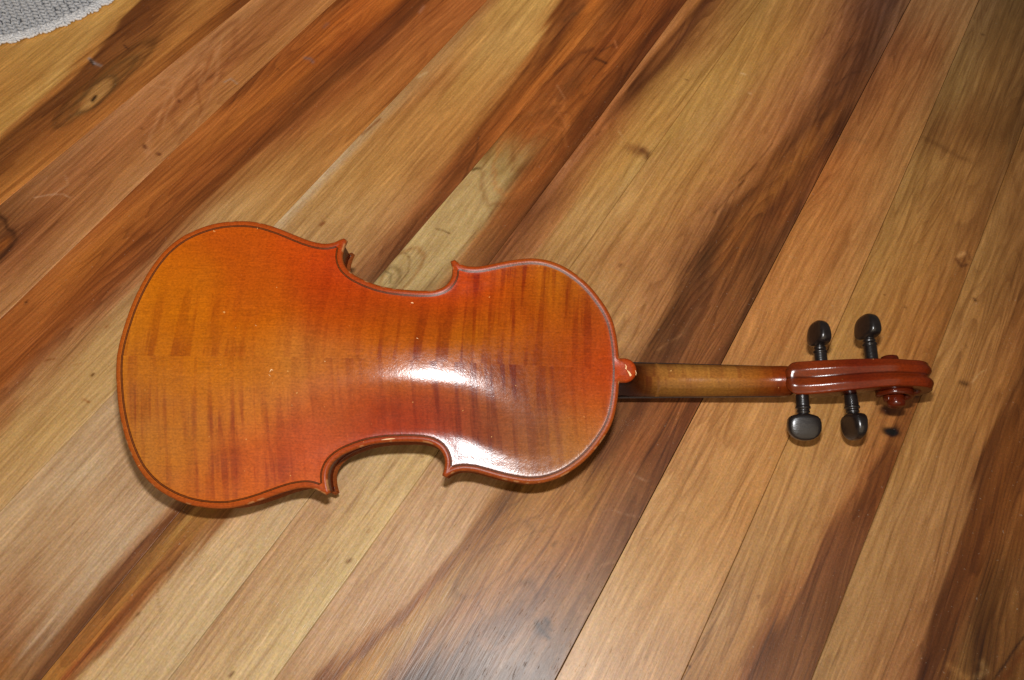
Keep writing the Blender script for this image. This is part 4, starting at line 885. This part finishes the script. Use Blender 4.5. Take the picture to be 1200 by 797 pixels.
# ---------------- tuning pegs
M_peg = simple('dark_rosewood_peg', (.008, .0055, .005), .30, .35, .35, .35, 900, .35, (.2, 1, 1))
def peg(x, side, zc, yh, spin, lean=0.0, shaft_r=4.8):
    """x along the box, side -1 up / +1 down, yh distance of the head's inner end from the middle line, spin about its own axis"""
    sec = []    # (distance, half width, half thickness, exponent)
    for y, r in ((6, shaft_r - .5), (12, shaft_r - .15), (yh - 6, shaft_r + .1), (yh - 5.6, shaft_r + .1), (yh - 5.3, shaft_r + .65), (yh - 3.9, shaft_r + .65), (yh - 3.6, shaft_r + .1), (yh - 3.3, shaft_r - .3), (yh - 2.2, shaft_r - .3), (yh - 1.9, shaft_r - .05), (yh - .9, shaft_r - .1), (yh - .4, 3.6)): sec.append((y, r, r, 2))
    for q, wd, th in ((.3, 4.6, 4.1), (1.0, 7.6, 4.9), (2.2, 10.0, 5.6), (4.2, 11.4, 5.9), (7, 12.0, 5.8), (9.8, 12.0, 5.5), (12.6, 11.6, 5.1), (15.2, 10.5, 4.6), (17.4, 8.6, 4.0), (18.9, 6.2, 3.2), (19.8, 3.4, 2.2), (20.1, .5, .5)): sec.append((yh + q, wd, th, 2.0 + 1.2 * min(1, q / 3)))
    ca, sa = math.cos(spin), math.sin(spin); rings = []
    for y, wd, th, ex in sec:
        r = []
        for a in np.linspace(0, 2 * math.pi, 32, endpoint=False):
            c, s = math.cos(a), math.sin(a); px = math.copysign(abs(c) ** (2 / ex), c) * wd; pz = math.copysign(abs(s) ** (2 / ex), s) * th
            if ex > 2.9 and abs(c) < .8: pz *= 1 - .10 * (1 - (c / .8) ** 2)
            r.append((x + px * ca - pz * sa + lean * (y - 12), side * y, zc + px * sa + pz * ca))
        rings.append(r)
    P, F = loft(rings); P = twist(P)
    o = fixn(vmesh('tuning_peg', P, F, M_peg))
    return o
peg(515, -1, 24, 27.0, -1.42)
peg(498.5, 1, 24, 25.5, -.10)
peg(555, -1, 24, 34.6, -1.36)
peg(535, 1, 24, 24.5, -1.42)
# nicks in the varnish: tiny bare spots laid into the plate and the button
M_bare = simple('bare_wood_nick', (.52, .33, .16), .6, .3)
def nick(pts, hw, parent):
    """pts in survey columns/rows on the back"""
    P = []; F = []
    o_ = np.array([0, 0, H])
    for u, v in pts:
        d = np.array([(u - 600) / 915, (v - 398.5) / 915, 1.0]); o = -RB.T @ TB; dd = RB.T @ d; z = 0.0
        for _ in range(5):
            s = (z - o[2]) / dd[2]; qv = o + s * dd; z = -float(prof_h(qv[None, :2])[0]) if qv[0] < 357.2 else -.2
        P.append(qv)
    P = np.array(P); V_ = []; 
    for i, p in enumerate(P):
        t = P[min(i + 1, len(P) - 1)] - P[max(i - 1, 0)]; t = t[:2] / (np.linalg.norm(t[:2]) + 1e-9); n = np.array([-t[1], t[0]])
        w_ = hw * (.35 if i in (0, len(P) - 1) else 1) * (.7 + .6 * random.random())
        for s in (-1, 1): V_.append((p[0] + n[0] * w_ * s, p[1] + n[1] * w_ * s, p[2] - .07))
    F = [(2 * i, 2 * i + 1, 2 * i + 3, 2 * i + 2) for i in range(len(P) - 1)]
    return fixn_up(vmesh('varnish_nick', V_, F, M_bare, parent, False))
def fixn_up(o):
    me = o.data
    for p in me.polygons:
        if p.normal.z < 0: p.flip()
    return o
nick([(732.5, 427), (734, 429.5), (733.3, 432), (734.6, 433)], .5, back); nick([(735, 434), (737.2, 436.6), (739, 440), (738.4, 441)], .6, back)
nick([(744.5, 434), (745.5, 437), (745, 440)], .3, back)
nick([(481.5, 355), (483, 355), (484.5, 355.4)], .7, back)
nick([(316, 436), (318, 433), (320, 434)], .35, back); nick([(315, 439), (317, 441)], .3, back)
nick([(380, 423), (381.5, 424)], .4, back); nick([(299, 381), (300.5, 382)], .3, back)
nick([(488, 396), (490, 397)], .35, back); nick([(447, 515.6), (452, 514.9), (458, 514.3), (463, 514)], .35, back)
# ------------------------------------------------------------------ the crocheted mat at the upper left
edge_px = [(-60, 60), (0, 53), (30, 49), (60, 37), (85, 23), (105, 9), (137, -1), (170, -22)]
E2 = np.array([[*floor_at(u, v)][:2] for u, v in edge_px])
A_m = np.c_[2 * E2, np.ones(len(E2))]; sol = np.linalg.lstsq(A_m, (E2 ** 2).sum(1), rcond=None)[0]
rc = sol[:2]; rr_ = math.sqrt(sol[2] + (rc ** 2).sum()); print('mat centre', rc, 'radius', rr_)
mat = thing('crochet_mat', 'pale grey crocheted mat with a scalloped edge at the corner of the floor', 'rug', (rc[0], rc[1], 0))
M_yarn = simple('grey_cotton_yarn', (.50, .52, .56), .85, .2, 0, .6, 1600, .25)
M_yarn_w = simple('pale_cotton_yarn', (.70, .72, .76), .85, .2, 0, .6, 1600, .2)
a_mid = math.atan2(E2[3, 1] - rc[1], E2[3, 0] - rc[0])
def ellipsoid(c, ax, L, W_, Hh, seg=6, rg=4):
    V = []; F = []; ca, sa = math.cos(ax), math.sin(ax)
    for i in range(rg + 1):
        th = math.pi * i / rg
        for j in range(seg):
            ph = 2 * math.pi * j / seg; x = L * math.cos(th); y = W_ * math.sin(th) * math.cos(ph); z = Hh * math.sin(th) * math.sin(ph)
            V.append((c[0] + x * ca - y * sa, c[1] + x * sa + y * ca, c[2] + z))
    for i in range(rg):
        for j in range(seg): F.append((i * seg + j, i * seg + (j + 1) % seg, (i + 1) * seg + (j + 1) % seg, (i + 1) * seg + j))
    return V, F
nseg = 160
bV = [(0, 0, .0)] ; bF = []
zs = []
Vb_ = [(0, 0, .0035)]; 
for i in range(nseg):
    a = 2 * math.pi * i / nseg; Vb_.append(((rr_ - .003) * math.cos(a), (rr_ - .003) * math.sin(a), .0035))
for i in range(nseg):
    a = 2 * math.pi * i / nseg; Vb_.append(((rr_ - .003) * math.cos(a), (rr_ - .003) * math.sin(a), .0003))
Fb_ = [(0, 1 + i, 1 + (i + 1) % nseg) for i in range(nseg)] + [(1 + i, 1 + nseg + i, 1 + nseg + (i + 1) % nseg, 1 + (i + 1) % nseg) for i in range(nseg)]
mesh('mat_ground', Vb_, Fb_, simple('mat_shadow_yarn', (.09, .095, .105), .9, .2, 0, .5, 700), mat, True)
SV = []; SF = []; EV = []; EF = []
row = 0; r = rr_ - .006
while r > rr_ - .16 and r > .03:
    da = .0074 / r; a = a_mid - .20 / r * 1.0
    while a < a_mid + .34 / r:
        for s in (1, -1):
            rj = random.gauss(0, .00025); aj = a + random.gauss(0, .08) * da; cx, cy = (r + rj) * math.cos(aj + s * da * .25), (r + rj) * math.sin(aj + s * da * .25)
            v_, f_ = ellipsoid((cx, cy, .0042 + random.gauss(0, .0002)), aj + s * .62 + .25, .0041, .0015, .0028)
            n_ = len(SV); SV += v_; SF += [tuple(q + n_ for q in f) for f in f_]
        a += da
    r -= .0064; row += 1
a = a_mid - .20 / rr_; i = 0
while a < a_mid + .34 / rr_:
    sc_ = .5 + .5 * math.cos(i * 2 * math.pi / 5.0)
    for q_ in range(4):
        rad = rr_ - .0072 + q_ * .0024 + sc_ * .0026 + random.gauss(0, .0003)
        v_, f_ = ellipsoid((rad * math.cos(a), rad * math.sin(a), .0046 - q_ * .0007 + random.gauss(0, .0003)), a + random.choice((.9, -.6, 1.4)) , .0031, .0014, .0020)
        n_ = len(EV); EV += v_; EF += [tuple(q + n_ for q in f) for f in f_]
    a += .0036 / rr_; i += 1
o = mesh('stitches', SV, SF, M_yarn, mat, True); o['kind'] = 'stuff'
o = mesh('edge_stitches', EV, EF, M_yarn_w, mat, True); o['kind'] = 'stuff'
